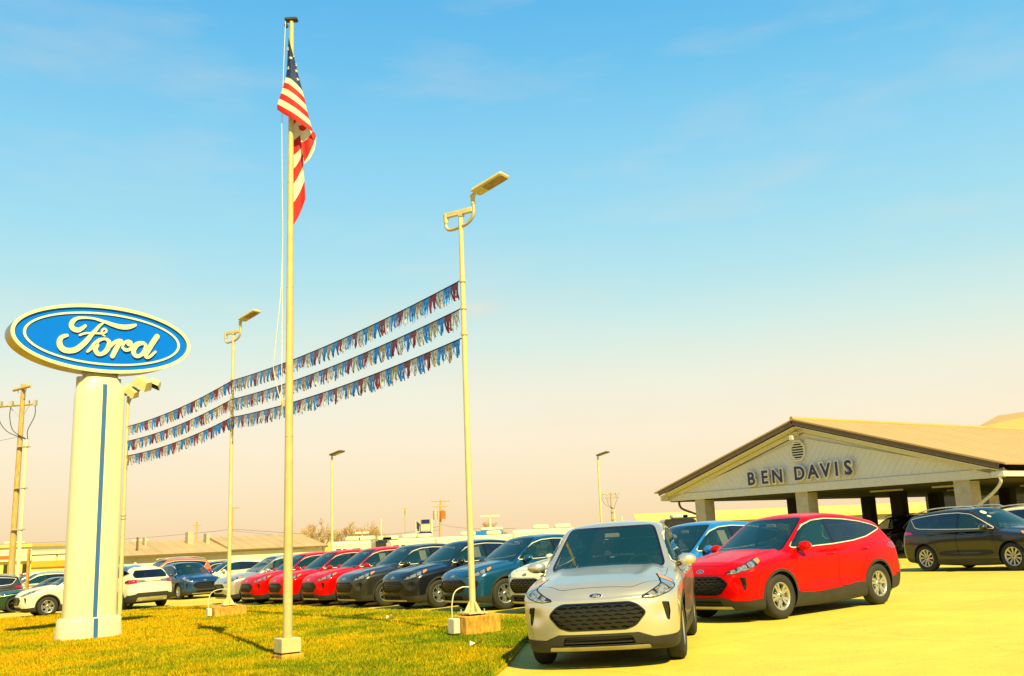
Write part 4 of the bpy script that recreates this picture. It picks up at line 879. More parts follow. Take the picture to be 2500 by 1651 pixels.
lamp2, T2, zl2 = lamp_post(L2[0], L2[1], 811, 'cream lamp post left of the flagpole, before the row of cars', (.46, .45, .30))
# floodlight post behind the pylon
L3 = (-13.1, 32.2); z3 = ground_z(*L3); T3 = hgt(L3[0], L3[1], 968) - z3
ro = empty('floodlight_post', (L3[0], L3[1], z3), 0, label='cream post with shoebox floodlights, half hidden behind the pylon sign', cat='street lamp')
g = G(); g.cyl((0, 0, 0), (0, 0, T3), .075, .05, 12); g.obj('pole', M_['postpaint'], ro)
for z in (T3 - 4.1, T3 - 4.0): g = G(); g.cyl((0, 0, z), (0, 0, z + .03), .085, n=12); g.obj('band', M_['galv'], ro)
g = G(); g.tube(smooth_path([(0, 0, T3 - .4), (.10, -.02, T3 - .1), (.28, -.06, T3 + .05), (.55, -.1, T3 + .35)], 4), .03, 8); g.obj('bracket', M_['galv'], ro)
def shoebox(m, s, par):
    g = G(); a, b, h = .30 * s, .24 * s, .16 * s
    g.add([(-a, -b, -h), (a, -b, -h), (a, b, -h), (-a, b, -h), (-a * .7, -b * .7, h), (a * .7, -b * .7, h), (a * .7, b * .7, h), (-a * .7, b * .7, h)], [(4, 5, 6, 7), (0, 1, 5, 4), (1, 2, 6, 5), (2, 3, 7, 6), (3, 0, 4, 7)], mat=m); h0 = g.obj('lamp_head', M_['postpaint'], par)
    g = G(); g.add([(-a * .95, -b * .95, -h), (a * .95, -b * .95, -h), (a * .95, b * .95, -h), (-a * .95, b * .95, -h)], [(0, 3, 2, 1)], mat=m); g.obj('lens', M_['under'], h0)
shoebox(Matrix.Translation((.52, -.1, T3 + .42)) @ Matrix.Rotation(R(35), 4, 'Y') @ Matrix.Rotation(R(20), 4, 'X'), .95, ro)
shoebox(Matrix.Translation((.20, -.15, T3 + .12)) @ Matrix.Rotation(R(40), 4, 'Y') @ Matrix.Rotation(R(25), 4, 'X'), .68, ro)
shoebox(Matrix.Translation((.80, .25, T3 + .45)) @ Matrix.Rotation(R(25), 4, 'Y') @ Matrix.Rotation(R(-25), 4, 'X'), .7, ro)
shoebox(Matrix.Translation((-.05, .2, T3 + .28)) @ Matrix.Rotation(R(-20), 4, 'Y'), .8, ro)

# ---------------------------------------------------------------- foil pennant strings
foil = []
for n_, c_ in (('blue foil', (.02, .42, 1.3)), ('silver foil', (.95, .9, .8)), ('red foil', (.42, .015, .01)), ('gold foil', (.75, .55, .25))):
    m = mat(n_, c_, .28, .38, var=.5, scale=14); foil.append(m)
def fringe(seed, wd, ln):
    r = random.Random(seed); g = G(); n = 7
    g.add([(0, 0, 0), (wd, 0, 0), (wd, .004, -.12), (0, .004, -.12)], [(0, 1, 2, 3)])
    for k in range(n):
        x0 = wd * k / n; w = wd / n * 1.25; l_ = ln * r.uniform(.75, 1.05); sw = r.uniform(-.035, .01); sy = r.uniform(-.05, .05); tw = r.uniform(-.7, .7); vs = []
        for i in range(5):
            t = i / 4; cx = x0 + w / 2 + sw * t * t + .012 * math.sin(5 * t + k); cy = sy * t * t; hw = w / 2 * (1 - .1 * t); a = tw * t
            vs += [(cx - hw * math.cos(a), cy - hw * math.sin(a), -.04 - (l_ - .04) * t), (cx + hw * math.cos(a), cy + hw * math.sin(a), -.04 - (l_ - .04) * t)]
        g.add(vs, [(2 * i, 2 * i + 1, 2 * i + 3, 2 * i + 2) for i in range(4)], 0, True)
    return g
WP = .27; fm = [[None] * 5 for _ in foil]
for c_ in range(4):
    for k in range(5):
        g = fringe(k + 1, WP, .345); fm[c_][k] = g.mesh('pennant', foil[c_])
def hang(p, q, sag, n=40): return [p.lerp(q, i / n) - Vector((0, 0, sag * 4 * (i / n) * (1 - i / n))) for i in range(n + 1)]
strings = [((686, 930, 1042), 'top'), ((754, 976, 1078), 'middle'), ((826, 1020, 1114), 'lowest')]
for si, ((va, vb, vc), nm) in enumerate(strings):
    A = Vector((L1[0] - .05, L1[1], hgt(*L1, va))); B = Vector((L2[0], L2[1] - .05, hgt(*L2, vb))); C_ = Vector((L3[0] + .05, L3[1] - .06, hgt(*L3, vc)))
    ps = empty('pennant_string', tuple(A), 0, label=f'{nm} string of red, blue and silver foil fringe between the lamp posts', cat='pennants', group='strings of foil pennants')
    path = hang(A, B, .16) + hang(B, C_, .14)[1:]; g = G(); g.tube([p - A for p in path], .012, 5); g.obj('cord', M_['seal'], ps)
    D = [0]
    for i in range(len(path) - 1): D.append(D[-1] + (path[i + 1] - path[i]).length)
    k = si * 2; d = .06; rr_ = random.Random(si + 5)
    while d + WP < D[-1]:
        def pos(s_):
            i = max(j for j in range(len(D) - 1) if D[j] <= s_); return path[i].lerp(path[i + 1], (s_ - D[i]) / (D[i + 1] - D[i]))
        p, q = pos(d), pos(d + WP); ex = (q - p).normalized(); ez = Vector((0, 0, 1)) + Vector((.13, -.07, 0)) * rr_.uniform(-1.1, 1.7); ey = ez.cross(ex).normalized(); ez = ex.cross(ey)
        ci = (2, 0, 1, 2, 0, 3, 0, 1)[k % 8] if rr_.random() < .9 else rr_.randrange(4)
        o = link('pennant', fm[ci][rr_.randrange(5)], ps); w = p - A; sl_ = ex.z
        o.matrix_local = Matrix(((ex.x, ey.x, 0, w.x), (ex.y, ey.y, 0, w.y), (ex.z, ey.z, 1, w.z), (0, 0, 0, 1))) @ Matrix.Scale(rr_.uniform(.94, 1.08), 4, (0, 0, 1))
        d += WP * 1.01; k += 1
    for (lx, ly), v in ((L1, va), (L2, vb)):
        pass
for ro_, (lx, ly), vs_ in ((lamp1, L1, (686, 752, 815)), (lamp2, L2, (926, 972, 1017))):
    for v in vs_:
        z = hgt(lx, ly, v) - ro_.location.z; g = G(); g.cyl((0, 0, z - .025), (0, 0, z + .025), .062, n=12); g.obj('band', M_['postpaint'], ro_)

# ---------------------------------------------------------------- flagpole and flag
FPt = gat(697, 1617); fx_, fy_ = FPt.x, FPt.y + .12; zf = ground_z(fx_, fy_); TF = hgt(fx_, fy_, 52) - zf
fp = empty('flagpole', (fx_, fy_, zf), 0, label='tall tapering cream flagpole on a square block in the grass', cat='flagpole')
bz = Matrix.Rotation(R(36), 4, 'Z')
g = G(); g.box((-.15, -.17, -.1), (.20, .17, .11), mat=bz, bev=.02); g.obj('footing', M_['stone'], fp)
g = G(); g.box((-.15, -.15, .13), (.15, .15, .33), mat=bz, bev=.006); g.obj('base_box', M_['postpaint'], fp)
M_['flagpolepaint'] = mat('ochre pole paint', (.62, .50, .23), .45, var=.08, scale=4); g = G(); g.cyl((0, 0, .1), (0, 0, TF), .072, .036, 20); g.obj('pole', M_['flagpolepaint'], fp)
for z in (TF * .32, TF * .55, TF * .72): g = G(); g.cyl((0, 0, z), (0, 0, z + .012), .074 - .036 * z / TF, n=20); g.obj('joint_ring', M_['galv'], fp)
g = G(); g.box((-.11, -.06, TF), (.10, .06, TF + .05), bev=.01); g.cyl((-.09, -.02, TF - .08), (-.09, .02, TF - .08), .035, n=10); g.obj('truck', M_['plastic'], fp)
zcl = hgt(fx_, fy_, 985) - zf; g = G(); g.box((-.10, -.09, zcl - .05), (-.05, -.05, zcl + .05)); g.tube([(-.08, -.09, zcl - .12), (-.08, -.12, zcl), (-.08, -.09, zcl + .12)], .012, 6); g.obj('cleat', M_['galv'], fp)
M_['rope'] = mat('white rope', (.80, .74, .56), .8, var=.1, scale=30)
dF = Vector((fx_, fy_, zf))
def fpt(u, v, dy=0): return at(u, v, fy_ + dy) - dF
g = G(); g.tube([tuple(fpt(*q)) for q in ((697, 52, -.05), (692, 175, -.06), (688, 300, -.06), (690, 600, -.08), (688, 900, -.09), (687, 985, -.1))], .006, 5); g.obj('halyard', M_['rope'], fp)
g = G(); g.tube(smooth_path([tuple(fpt(*q)) for q in ((690, 515, -.08), (690, 600, -.10), (685, 720, -.12), (676, 810, -.12), (670, 870, -.12), (668, 905, -.10), (686, 985, -.10))], 4), .006, 5); g.obj('halyard', M_['rope'], fp)
# the flag hangs limp: one cloth, folded once behind itself; u along the fly, v down the hoist
M_['flagred'] = mat('flag red', (.62, .015, .02), .75, var=.05); M_['flagwhite'] = mat('flag white', (.86, .83, .74), .75, var=.03); M_['flagblue'] = mat('flag blue', (.012, .035, .18), .75, var=.05)
for k in ('flagred', 'flagwhite', 'flagblue'):
    t = M_[k].node_tree; b = t.nodes['Principled BSDF']; tr = t.nodes.new('ShaderNodeBsdfTranslucent'); ms = t.nodes.new('ShaderNodeMixShader'); ms.inputs[0].default_value = .25
    t.links.new(b.inputs['Base Color'].links[0].from_socket, tr.inputs[0]); t.links.new(b.outputs[0], ms.inputs[1]); t.links.new(tr.outputs[0], ms.inputs[2]); t.links.new(ms.outputs[0], t.nodes['Material Output'].inputs[0])
fl = empty('flag', tuple(dF + Vector((0, 0, TF - 2.3))), 0, label='limp stars and stripes flag hanging from the flagpole', cat='flag'); fo = fl.location
rows = 39; K = 1.0531
def col_curve(pts): return [np.array(at(u * K, v * K, fy_ + dy)) - np.array(fo) for u, v, dy in pts]
def resample(P, n):
    P = [np.array(p) for p in smooth_path(P, 8)]; D = np.r_[0, np.cumsum([np.linalg.norm(P[i + 1] - P[i]) for i in range(len(P) - 1)])]; out = []
    for s_ in np.linspace(0, D[-1], n): i = min(np.searchsorted(D, s_, 'right') - 1, len(P) - 2); out.append(P[i] + (P[i + 1] - P[i]) * ((s_ - D[i]) / (D[i + 1] - D[i])))
    return out
# columns of the cloth from hoist to fly: each runs top edge -> bottom edge
cols = [
    (0, [(669, 88, -.10), (667, 120, -.10), (664, 170, -.10), (655, 205, -.12), (645, 235, -.13), (642, 247, -.13), (643, 255, -.13)]),
    (.12, [(670, 90, -.13), (673, 130, -.14), (675, 172, -.16), (671, 205, -.19), (664, 240, -.20), (660, 262, -.19), (660, 266, -.18)]),
    (.22, [(671, 94, -.10), (679, 135, -.12), (684, 175, -.14), (686, 215, -.17), (686, 250, -.18), (688, 278, -.17), (689, 283, -.16)]),
    (.32, [(672, 100, -.05), (683, 138, -.06), (692, 177, -.06), (703, 220, -.08), (712, 262, -.09), (722, 300, -.08), (727, 307, -.07)]),
    (.36, [(672.5, 106, .0), (684, 142, .0), (693, 182, .0), (704, 226, .0), (713, 268, -.02), (724, 304, -.03), (729, 311, -.03)])]
CU = [c[0] for c in cols]; CP = [resample(col_curve(c[1]), rows + 1) for c in cols]; NCOL = 26; grid = []
for i in range(NCOL + 1):
    u = .36 * i / NCOL; k = max(j for j in range(len(CU) - 1) if CU[j] <= u + 1e-9); t = (u - CU[k]) / (CU[k + 1] - CU[k]); a, b, c, d = CP[max(k - 1, 0)], CP[k], CP[k + 1], CP[min(k + 2, len(CP) - 1)]; cl_ = []
    for j in range(rows + 1):
        p = .5 * (2 * b[j] + (c[j] - a[j]) * t + (2 * a[j] - 5 * b[j] + 4 * c[j] - d[j]) * t * t + (3 * b[j] - a[j] - 3 * c[j] + d[j]) * t**3); p = p + np.array([0, .012 * math.sin(u * 31 + j * .12), 0]) * min(1, u * 6); cl_.append(p)
    grid.append(cl_)
V = np.array(grid).reshape(-1, 3); F = []; mi = []
for i in range(NCOL):
    for j in range(rows):
        a = i * (rows + 1) + j; F.append((a, a + rows + 1, a + rows + 2, a + 1)); st = j * 13 // rows; mi.append(2 if st < 7 else (0 if st % 2 == 0 else 1))
def sheet(A_, B_, st0, n_st, sub_, dy0, dy1, flip):
    """hanging fold: stripes run from the left edge A_ up to the right edge B_ (pixel curves, one point per stripe boundary)"""
    global V
    A2 = smooth_path([(*p, 0) for p in A_], sub_); B2 = smooth_path([(*p, 0) for p in B_], sub_); b0 = len(V); m = 8; pts = []
    for a, b in zip(A2, B2):
        for k in range(m + 1):
            t = k / m; u, v = a[0] + (b[0] - a[0]) * t, a[1] + (b[1] - a[1]) * t + 6 * math.sin(math.pi * t); pts.append(np.array(at(u * K, v * K, fy_ + dy0 + (dy1 - dy0) * t + .02 * math.sin(7 * t + a[1] * .02))) - np.array(fo))
    V = np.concatenate([V, np.array(pts)])
    for r_ in range(len(A2) - 1):
        for k in range(m): a = b0 + r_ * (m + 1) + k; F.append((a, a + 1, a + m + 2, a + m + 1)); mi.append((0 if (st0 + r_ // sub_) % 2 == 0 else 1))
sheet([(671, 262), (672, 297), (673, 330), (673, 364), (674, 398), (674, 433), (676, 475), (680, 522)], [(690, 235), (700, 258), (712, 290), (712, 324), (704, 352), (703, 384), (706, 420), (708, 462)], 6, 7, 4, .09, .13, False)
sheet([(689, 284), (694, 300), (698, 330), (705, 376), (706, 380)], [(700, 288), (712, 296), (725, 304), (733, 316), (730, 345)], 8, 4, 4, .03, .02, False)
link('cloth', npmesh('cloth', V, F, [M_['flagred'], M_['flagwhite'], M_['flagblue']], mi=mi), fl)
star = [((.5 if k % 2 == 0 else .2) * math.sin(k * math.pi / 5), (.5 if k % 2 == 0 else .2) * math.cos(k * math.pi / 5)) for k in range(10)]
sm_ = None; placed = []
for r9 in range(9):
    for c11 in range(11):
        if (r9 + c11) % 2: continue
        i = int(NCOL * (c11 + 1) / 12.2); j = int(rows * 7 / 13 * (r9 + 1) / 10); p = grid[i][j]; ex = grid[i + 1][j] - grid[i - 1][j] if i else grid[i + 1][j] - p; ey = grid[i][j] - grid[i][j + 1]
        ex = Vector(ex); ey = Vector(ey).normalized(); nn = ex.cross(ey)
        if nn.length < 1e-6 or any(np.linalg.norm(p - w) < .115 for w in placed) or r9 < 2: continue
        placed.append(p)
        nn.normalize(); ex = ey.cross(nn)
        if sm_ is None: g = G(); g.prism([(x * .066, y * .066) for x, y in star], -.012, .012); sm_ = g.mesh('star', M_['flagwhite'])
        o = link('star', sm_, fl); o.matrix_local = Matrix(((ex.x, ey.x, nn.x, p[0]), (ex.y, ey.y, nn.y, p[1]), (ex.z, ey.z, nn.z, p[2]), (0, 0, 0, 1)))
# ---------------------------------------------------------------- far poles, wires, buildings, trees
def cobra(u, vt, vb, y, label, h=None):
    b = at(u, vb, y); zb = ground_z(b.x, y); ro = empty('parking_light', (b.x, y, zb), 0, label=label, cat='street lamp', group='slim lot lights far behind the car rows'); T = hgt(b.x, y, vt) - zb
    g = G(); g.cyl((0, 0, 0), (0, 0, T - .1), .10, .07, 10); g.obj('pole', M_['postpaint'], ro); g = G(); g.cyl((0, 0, T - 1.0), (0, 0, T - .05), .05, n=8); g.obj('tenon', M_['galv'], ro)
    mt = Matrix.Translation((.02, 0, T)) @ Matrix.Rotation(R(-28), 4, 'Z') @ Matrix.Rotation(R(-14), 4, 'Y'); g = G(); g.box((-.05, -.3, -.05), (.85, .3, .05), mat=mt, bev=.03); hd = g.obj('lamp_head', M_['fascia'], ro); g = G(); g.box((.2, -.18, -.07), (.7, .18, -.055), mat=mt); g.obj('lens', M_['led'], hd)
cobra(811, 1111, 1345, 62, 'slim lot light with a flat square head, between flagpole and right lamp post')
cobra(1470, 1112, 1300, 70, 'slim lot light with a flat head, standing left of the white gable')
def util_pole(u, vt, vb, y, label, arms, r=.16, riser=None, xf=(), name_group='wooden utility poles along the road'):
    b = at(u[0], vb, y); x = b.x; zb = ground_z(x, y); ro = empty('utility_pole', (x, y, zb), 0, label=label, cat='utility pole', group=name_group)
    top = at(u[1], vt, y); lx = top.x - x; T = top.z - zb; g = G(); g.cyl((0, 0, 0), (lx, 0, T), r * 1.2, r * .8, 12); g.obj('shaft', M_['wood'], ro)
    for (v, w0, w1, dy, az) in arms:
        z = hgt(x, y, v) - zb; cx = lx * z / T; e = Vector((math.cos(R(az)), math.sin(R(az)), 0)); g = G(); p = Vector((cx, dy, z)); g.tube([p + e * w0, p + e * w1], .075, 4); cr = g.obj('crossarm', M_['wood'], ro)
        g = G(); g.cyl(p + e * (w0 * .55), (cx, 0, z - .8), .02, n=5); g.obj('brace', M_['galv'], ro); g = G(); g.cyl(p + e * (w1 * .55), (cx, 0, z - .8), .02, n=5); g.obj('brace', M_['galv'], ro)
        for k in (.95, .5, -.5, -.95):
            q = p + e * (w1 * k if k > 0 else w0 * -k); g = G(); g.cyl(q, q + Vector((0, 0, .22)), .05, .03, 8); g.obj('insulator', M_['galv'], cr)
    for (v, o_, mt_, rr, hh) in xf:
        z = hgt(x, y, v) - zb; g = G(); g.cyl((o_, -.1, z - hh), (o_, -.1, z + hh), rr, n=14); g.cyl((o_, -.1, z + hh), (o_, -.1, z + hh + .12), rr * .6, rr * .3, 10); g.obj('transformer', mt_, ro)
    if riser:
        v0, du = riser; z = hgt(x, y, v0) - zb; g = G(); g.cyl((du, -.15, 0), (du + lx * z / T, -.15, z), .10, n=10); g.obj('riser_pipe', M_['pvc'], ro)
        for q in (z - .4, z * .7, z * .45): g = G(); g.box((-.02 + lx * q / T, -.28, q), (du + .12 + lx * q / T, .1, q + .05)); g.obj('strap', M_['galv'], ro)
        for k, a in enumerate((-1.15, -.55, .75)):
            zz = z + 2.2; g = G(); g.tube(smooth_path([(lx * zz / T + a * 1.0, -.1, zz - .25), (lx + a * 1.05, -.15, zz - .9), (lx + a * .6, -.15, zz - 1.7), (du + lx * z / T + .03 * k, -.15, z)], 6), .022, 5); g.obj('drop_cable', M_['plastic'], ro)
            g = G(); g.box((lx * zz / T + a * 1.0 - .08, -.2, zz - .35), (lx * zz / T + a * 1.0 + .08, 0, zz - .05)); g.obj('cutout', M_['galv'], ro)
    return ro
util_pole((24, 58), 938, 1440, 52, 'thick wooden utility pole with crossarms and a white riser pipe at the left edge', [(949, -1.05, .95, -.12, -38), (988, -1.7, .72, .12, -12)], r=.15, riser=(1075, .44))
util_pole((1073, 1076), 1221, 1330, 125, 'distant dark utility pole with two transformer cans', [(1224, -1.2, 1.2, 0, 15), (1237, -1.0, 1.0, 0, 15)], r=.14, xf=((1258, -.42, M_['galv'], .32, .55), (1258, .5, M_['orange'], .4, .5)))
util_pole((1497, 1491), 1203, 1300, 130, 'pale distant utility pole with a pair of crossarms left of the gable', [(1206, -1.2, 1.3, 0, 10), (1215, -1.1, 1.1, 0, 10)], r=.14, riser=(1243, .3))
util_pole((565, 567), 1236, 1330, 110, 'utility pole showing just right of the left lamp post', [(1240, -.2, .9, 0, 10)], r=.14)
util_pole((990, 988), 1240, 1320, 230, 'thin far pole with a small crossarm left of the transformer pole', [(1242, -.7, .7, 0, 10)], r=.10, xf=((1251, .3, M_['galv'], .3, .5),))
util_pole((481, 481), 1274, 1335, 140, 'pale pole with a lamp bracket above the long metal roof', [(1282, -.6, .6, 0, 10)], r=.16)
for (u, vt, vb, y, lb) in ((931, 1268, 1320, 120, 'bare white pole rising behind the motorhomes'), (1198, 1258, 1310, 90, 'pale pole right of the right lamp post above the trailers'), (1520, 1260, 1290, 120, 'short pale pole just left of the canopy'), (33, 1322, 1400, 85, 'white twin-headed light pole at the left edge')):
    b = at(u, vb, y); zb = ground_z(b.x, y); T = hgt(b.x, y, vt) - zb; ro = empty('light_pole', (b.x, y, zb), 0, label=lb, cat='street lamp', group='thin poles on the skyline'); g = G(); g.cyl((0, 0, 0), (0, 0, T), .13, .09, 8); g.obj('pole', M_['pvc'], ro)
    if y == 85 or u == 1198: g = G(); g.box((-.9, -.2, T - .15), (-.1, .2, T)); g.box((.1, -.2, T - .15), (.9, .2, T)); g.obj('lamp_head', M_['pvc'], ro)
for (u, v, y, lb) in ((343, 1319, 110, 'twin floodlight heads above the metal roof beside the pylon'), (675, 1320, 110, 'lamp head on a short pole left of the flagpole top of the roof'), (885, 1301, 120, 'wide flat lamp head among the bare trees')):
    b = at(u, 1340, y); zb = ground_z(b.x, y); T = hgt(b.x, y, v) - zb; ro = empty('light_pole', (b.x, y, zb), 0, label=lb, cat='street lamp', group='short lot lights on the skyline'); g = G(); g.cyl((0, 0, 0), (0, 0, T), .09, n=8); g.obj('pole', M_['pvc'], ro); g = G(); g.box((-.85, -.3, T - .1), (-.1, .3, T + .12)); g.box((.1, -.3, T - .1), (.85, .3, T + .12)); g.obj('lamp_head', M_['pvc'], ro)
M_['wire'] = mat('cable', (.16, .12, .09), .8)
for k, (P, lb) in enumerate(((((-40, 1331, 100), (170, 1322, 100), (300, 1317, 100), (500, 1300, 100), (567, 1293, 110), (640, 1297, 110), (760, 1304, 115), (960, 1304, 120), (1075, 1285, 125)), 'sagging power line across the left skyline'), (((567, 1296, 110), (700, 1308, 112), (860, 1311, 118), (960, 1312, 120), (1076, 1293, 125)), 'lower power line behind the bare trees'), (((1076, 1280, 125), (1110, 1287, 125), (1180, 1292, 130), (1260, 1290, 135)), 'short power line right of the transformer pole'), (((-20, 1080, 50), (20, 1072, 51), (50, 1066, 52)), 'thin guy cable left of the thick utility pole'))):
    g = G(); Q = smooth_path([tuple(at(*p)) for p in P], 5); o0 = Vector(Q[0]); g.tube([Vector(q) - o0 for q in Q], .022 if k < 3 else .012, 4); o = g.obj('power_line', M_['wire'], None, label=lb, cat='cable', group='overhead wires'); o.location = o0
# signpost at the lawn edge
b = gat(62, 1497); ro = empty('sign_post', (b.x, b.y, b.z), 0, label='rusty square post without a sign at the far edge of the lawn', cat='post'); M_['rust'] = mat('rusty paint', (.55, .30, .06), .8, var=.2); tp = hgt(b.x, b.y, 1342) - b.z
g = G(); g.box((-.05, -.05, -.1), (.05, .05, tp), bev=.006); g.obj('tube', M_['rust'], ro); g = G(); g.box((-.06, -.06, tp), (.06, .06, tp + .02)); g.obj('cap', M_['galv'], ro)
# far buildings
M_['wallgrey'] = mat('grey metal wall', (.62, .57, .45), .7, var=.06, scale=1); M_['wallwhite'] = mat('white wall', (.80, .74, .56), .7, var=.04, scale=.6); M_['orangewall'] = mat('orange wall band', (.85, .36, .02), .7, var=.06); M_['yellowwall'] = mat('yellow wall', (.85, .62, .16), .7, var=.05); M_['roofsheet'] = mat('brown roof sheet', (.56, .38, .19), .6, var=.08, scale=.4)
M_['doorgrey'] = mat('garage door', (.36, .36, .28), .6, var=.05)
def frame_of(u0, v0, y0, u1, v1, y1):
    p = at(u0, v0, y0); q = at(u1, v1, y1); ex = (q - p); ln = ex.length; return p, ln, math.atan2(ex.y, ex.x)
p = at(283, 1410, 78); q = at(785, 1385, 88); ang = math.atan2(q.y - p.y, q.x - p.x); ln = (q - p).xy.length; zb = -1.0
wb = empty('service_building', (p.x, p.y, zb), ang, label='long low workshop with a brown metal roof beyond the car rows', cat='building')
def zz(u, v, y): return at(u, v, y).z - zb
spl_ = ln * .52; ea = zz(300, 1355, 78); ea2 = zz(700, 1341, 86)
g = G(); g.box((0, 0, 0), (spl_, 12, ea)); wl = g.obj('wall', M_['wallgrey'], wb); g = G(); g.box((spl_ + .02, -.15, 0), (ln, 12, ea2)); g.obj('wall', M_['wallwhite'], wb)
for (x0, x1, e, rd) in ((-1, spl_, ea, zz(300, 1333, 80)), (spl_ + .01, ln + .4, ea2 + .25, zz(700, 1313, 88))):
    g = G(); 
    g.add([(x0, -.45, e - .05), (x1, -.45, e - .05), (x1, 6, rd + .35), (x0, 6, rd + .35), (x0, 13, e), (x1, 13, e), (x0, -.45, e - .2), (x1, -.45, e - .2)], [(0, 1, 2, 3), (3, 2, 5, 4), (6, 7, 1, 0), (0, 3, 4)])
    for i in range(int((x1 - x0) / 1.1)): x = x0 + i * 1.1; g.add([(x, -.45, e - .035), (x + .05, -.45, e - .035), (x + .05, 6, rd + .365), (x, 6, rd + .365)], [(0, 1, 2, 3)])
    g.obj('roof', M_['roofsheet'], wb); g = G(); g.box((x0, -.53, e - .22), (x1, -.45, e - .08)); g.obj('gutter', M_['fascia'], wb)
for fx0, w, m in ((.43, .1, 'seal'), (.56, .085, 'doorgrey')):
    x = spl_ * fx0 / .56 * .86; g = G(); g.box((x, -.06, 0), (x + w * ln * .8, .02, ea - .9)); g.obj('garage_door', M_[m], wb)
for x in (spl_ + 1.4, spl_ + 4.4, spl_ + 7.4, spl_ + 9.6):
    g = G(); g.box((x, -.22, ea2 - 1.5), (x + 2.1, -.14, ea2 - 1.0)); f0 = g.obj('window', M_['fascia'], wb); g = G(); g.box((x + .08, -.24, ea2 - 1.44), (x + 2.02, -.222, ea2 - 1.06)); g.obj('pane', M_['dglass'], f0)
for x, s in ((3.0, .25), (6.6, .8), (8.2, .5)):
    g = G(); g.box((x, 3.6, ea + .6), (x + s * .6, 4.4, ea + 1.2 + s * .6)); g.obj('roof_vent', M_['galv'], wb)
g = G(); g.cyl((1.9, 1.5, ea + .3), (1.9, 1.5, ea + 1.35), .09, n=8); g.obj('chimney_pipe', M_['fascia'], wb)
g = G(); g.sphere((1.4, -.1, ea - .75), .14, 8); g.obj('wall_lamp', M_['pvc'], wb)
# shop at the far left
p = at(-60, 1420, 95); sb = empty('shop_building', (p.x, 95, -1.2), R(3), label='pale shop with an orange band under two white sign panels at far left', cat='building')
def zs(u, v): return at(u, v, 95).z + 1.2
def xs_(u): return (at(u, 1350, 95).x - p.x)
g = G(); g.box((0, 0, 0), (xs_(300), 15, zs(120, 1347))); g.obj('wall', M_['yellowwall'], sb)
g = G(); g.box((0, -.3, zs(0, 1372)), (xs_(77), 8, zs(0, 1333))); g.obj('parapet', M_['wallwhite'], sb)
g = G(); g.box((-.3, -.5, zs(0, 1338)), (xs_(80), 8, zs(0, 1331))); g.obj('cornice', M_['yellowwall'], sb)
g = G(); g.box((0, -.35, zs(0, 1366)), (xs_(24), -.3, zs(0, 1358))); g.obj('red_band', M_['orange'], sb)
g = G(); g.box((xs_(77), -.2, zs(120, 1384)), (xs_(300), 0, zs(120, 1369))); g.obj('orange_band', M_['orangewall'], sb)
g = G(); g.box((xs_(78), -.25, zs(120, 1353)), (xs_(300), .2, zs(120, 1346))); g.obj('parapet', M_['wallwhite'], sb)
for a, b_, tx in ((78, 136, 'Half Price'), (139, 200, 'Loans')):
    g = G(); g.box((xs_(a), -.12, zs(120, 1369)), (xs_(b_) - .08, -.02, zs(120, 1355))); pn = g.obj('sign_panel', M_['wallwhite'], sb)
for u in (10, 55, 62): g = G(); g.box((xs_(u), -.1, 0), (xs_(u + 9), -.02, zs(0, 1380))); g.obj('shop_window', M_['dglass'], sb)
g = G(); g.box((xs_(130), 3, zs(120, 1347)), (xs_(152), 6, zs(120, 1342))); g.obj('roof_unit', M_['yellowwall'], sb)
# long pale building seen behind the canopy
p = at(1570, 1285, 100); lb_ = empty('warehouse_building', (p.x, 100, -1), R(-4), label='long pale warehouse roofline seen under and left of the canopy', cat='building')
z0 = at(1620, 1270, 100).z + 1; g = G(); g.box((0, 0, 0), (32, 14, z0 - .1)); g.obj('wall', M_['wallgrey'], lb_); g = G(); g.add([(-.6, -.5, z0 - .3), (32.5, -.5, z0 - .3), (32.5, -.5, z0), (-.6, -.5, z0), (32.5, 7, z0 + .85), (-.6, 7, z0 + .85)], [(0, 1, 2, 3), (3, 2, 4, 5)]); g.obj('roof', M_['yellowwall'], lb_)
# motorhomes and trailers
def rv(u0, u1, vt, y, label, m, name='motorhome', h=None, win=((.15, .12, .35), (.32, .08, .4), (.55, .2, .35)), dark=None):
    a = at(u0, vt, y); b = at(u1, vt - (u1 - u0) * .041, y); z0 = ground_z(a.x, y); H = a.z - z0; L = b.x - a.x; ro = empty(name, (a.x, y, z0), 0, label=label, cat='motorhome' if name == 'motorhome' else 'trailer', group='motorhomes and trailers behind the car rows')
    g = G(); g.box((0, 0, .55), (L, 2.5, H), bev=.12); g.obj('body', m, ro)
    for x, w, hh in win:
        g = G(); g.box((x * L, -.03, H - .5 - hh), (x * L + w * L, .0, H - .42)); f0 = g.obj('window', M_['gloss'], ro); g = G(); g.box((x * L + .05, -.045, H - .45 - hh), (x * L + w * L - .05, -.03, H - .47)); g.obj('pane', M_['dglass'], f0)
    g = G(); g.box((0.1, -.02, H * .45), (L - .1, .0, H * .45 + .18)); g.obj('stripe', M_['tan'], ro)
    for x in (.3, .62): g = G(); g.box((x * L, .8, H), (x * L + 1.0, 1.6, H + .28), bev=.08); g.obj('roof_unit', M_['pvc'], ro)
    for x in (.2, .75):
        g = G(); g.cyl((x * L, .1, .4), (x * L, .45, .4), .4, n=16); g.obj('wheel', M_['tyre'], ro)
rv(806, 905, 1324, 58, 'white motorhome with dark windows and roof units, right of the flagpole', M_['white'])
rv(903, 942, 1322, 60, 'grey-ended trailer behind the white motorhome', M_['grey'], 'trailer', win=((.2, .5, .3),))
rv(942, 1060, 1317, 66, 'cream trailer left of the far hanging sign', M_['white'], 'trailer')
rv(1062, 1262, 1312, 64, 'long cream trailer roof running behind the right lamp post', M_['white'], 'trailer')
rv(1250, 1420, 1295, 60, 'cream motorhome roof between the right lamp post and the silver car', M_['white'])
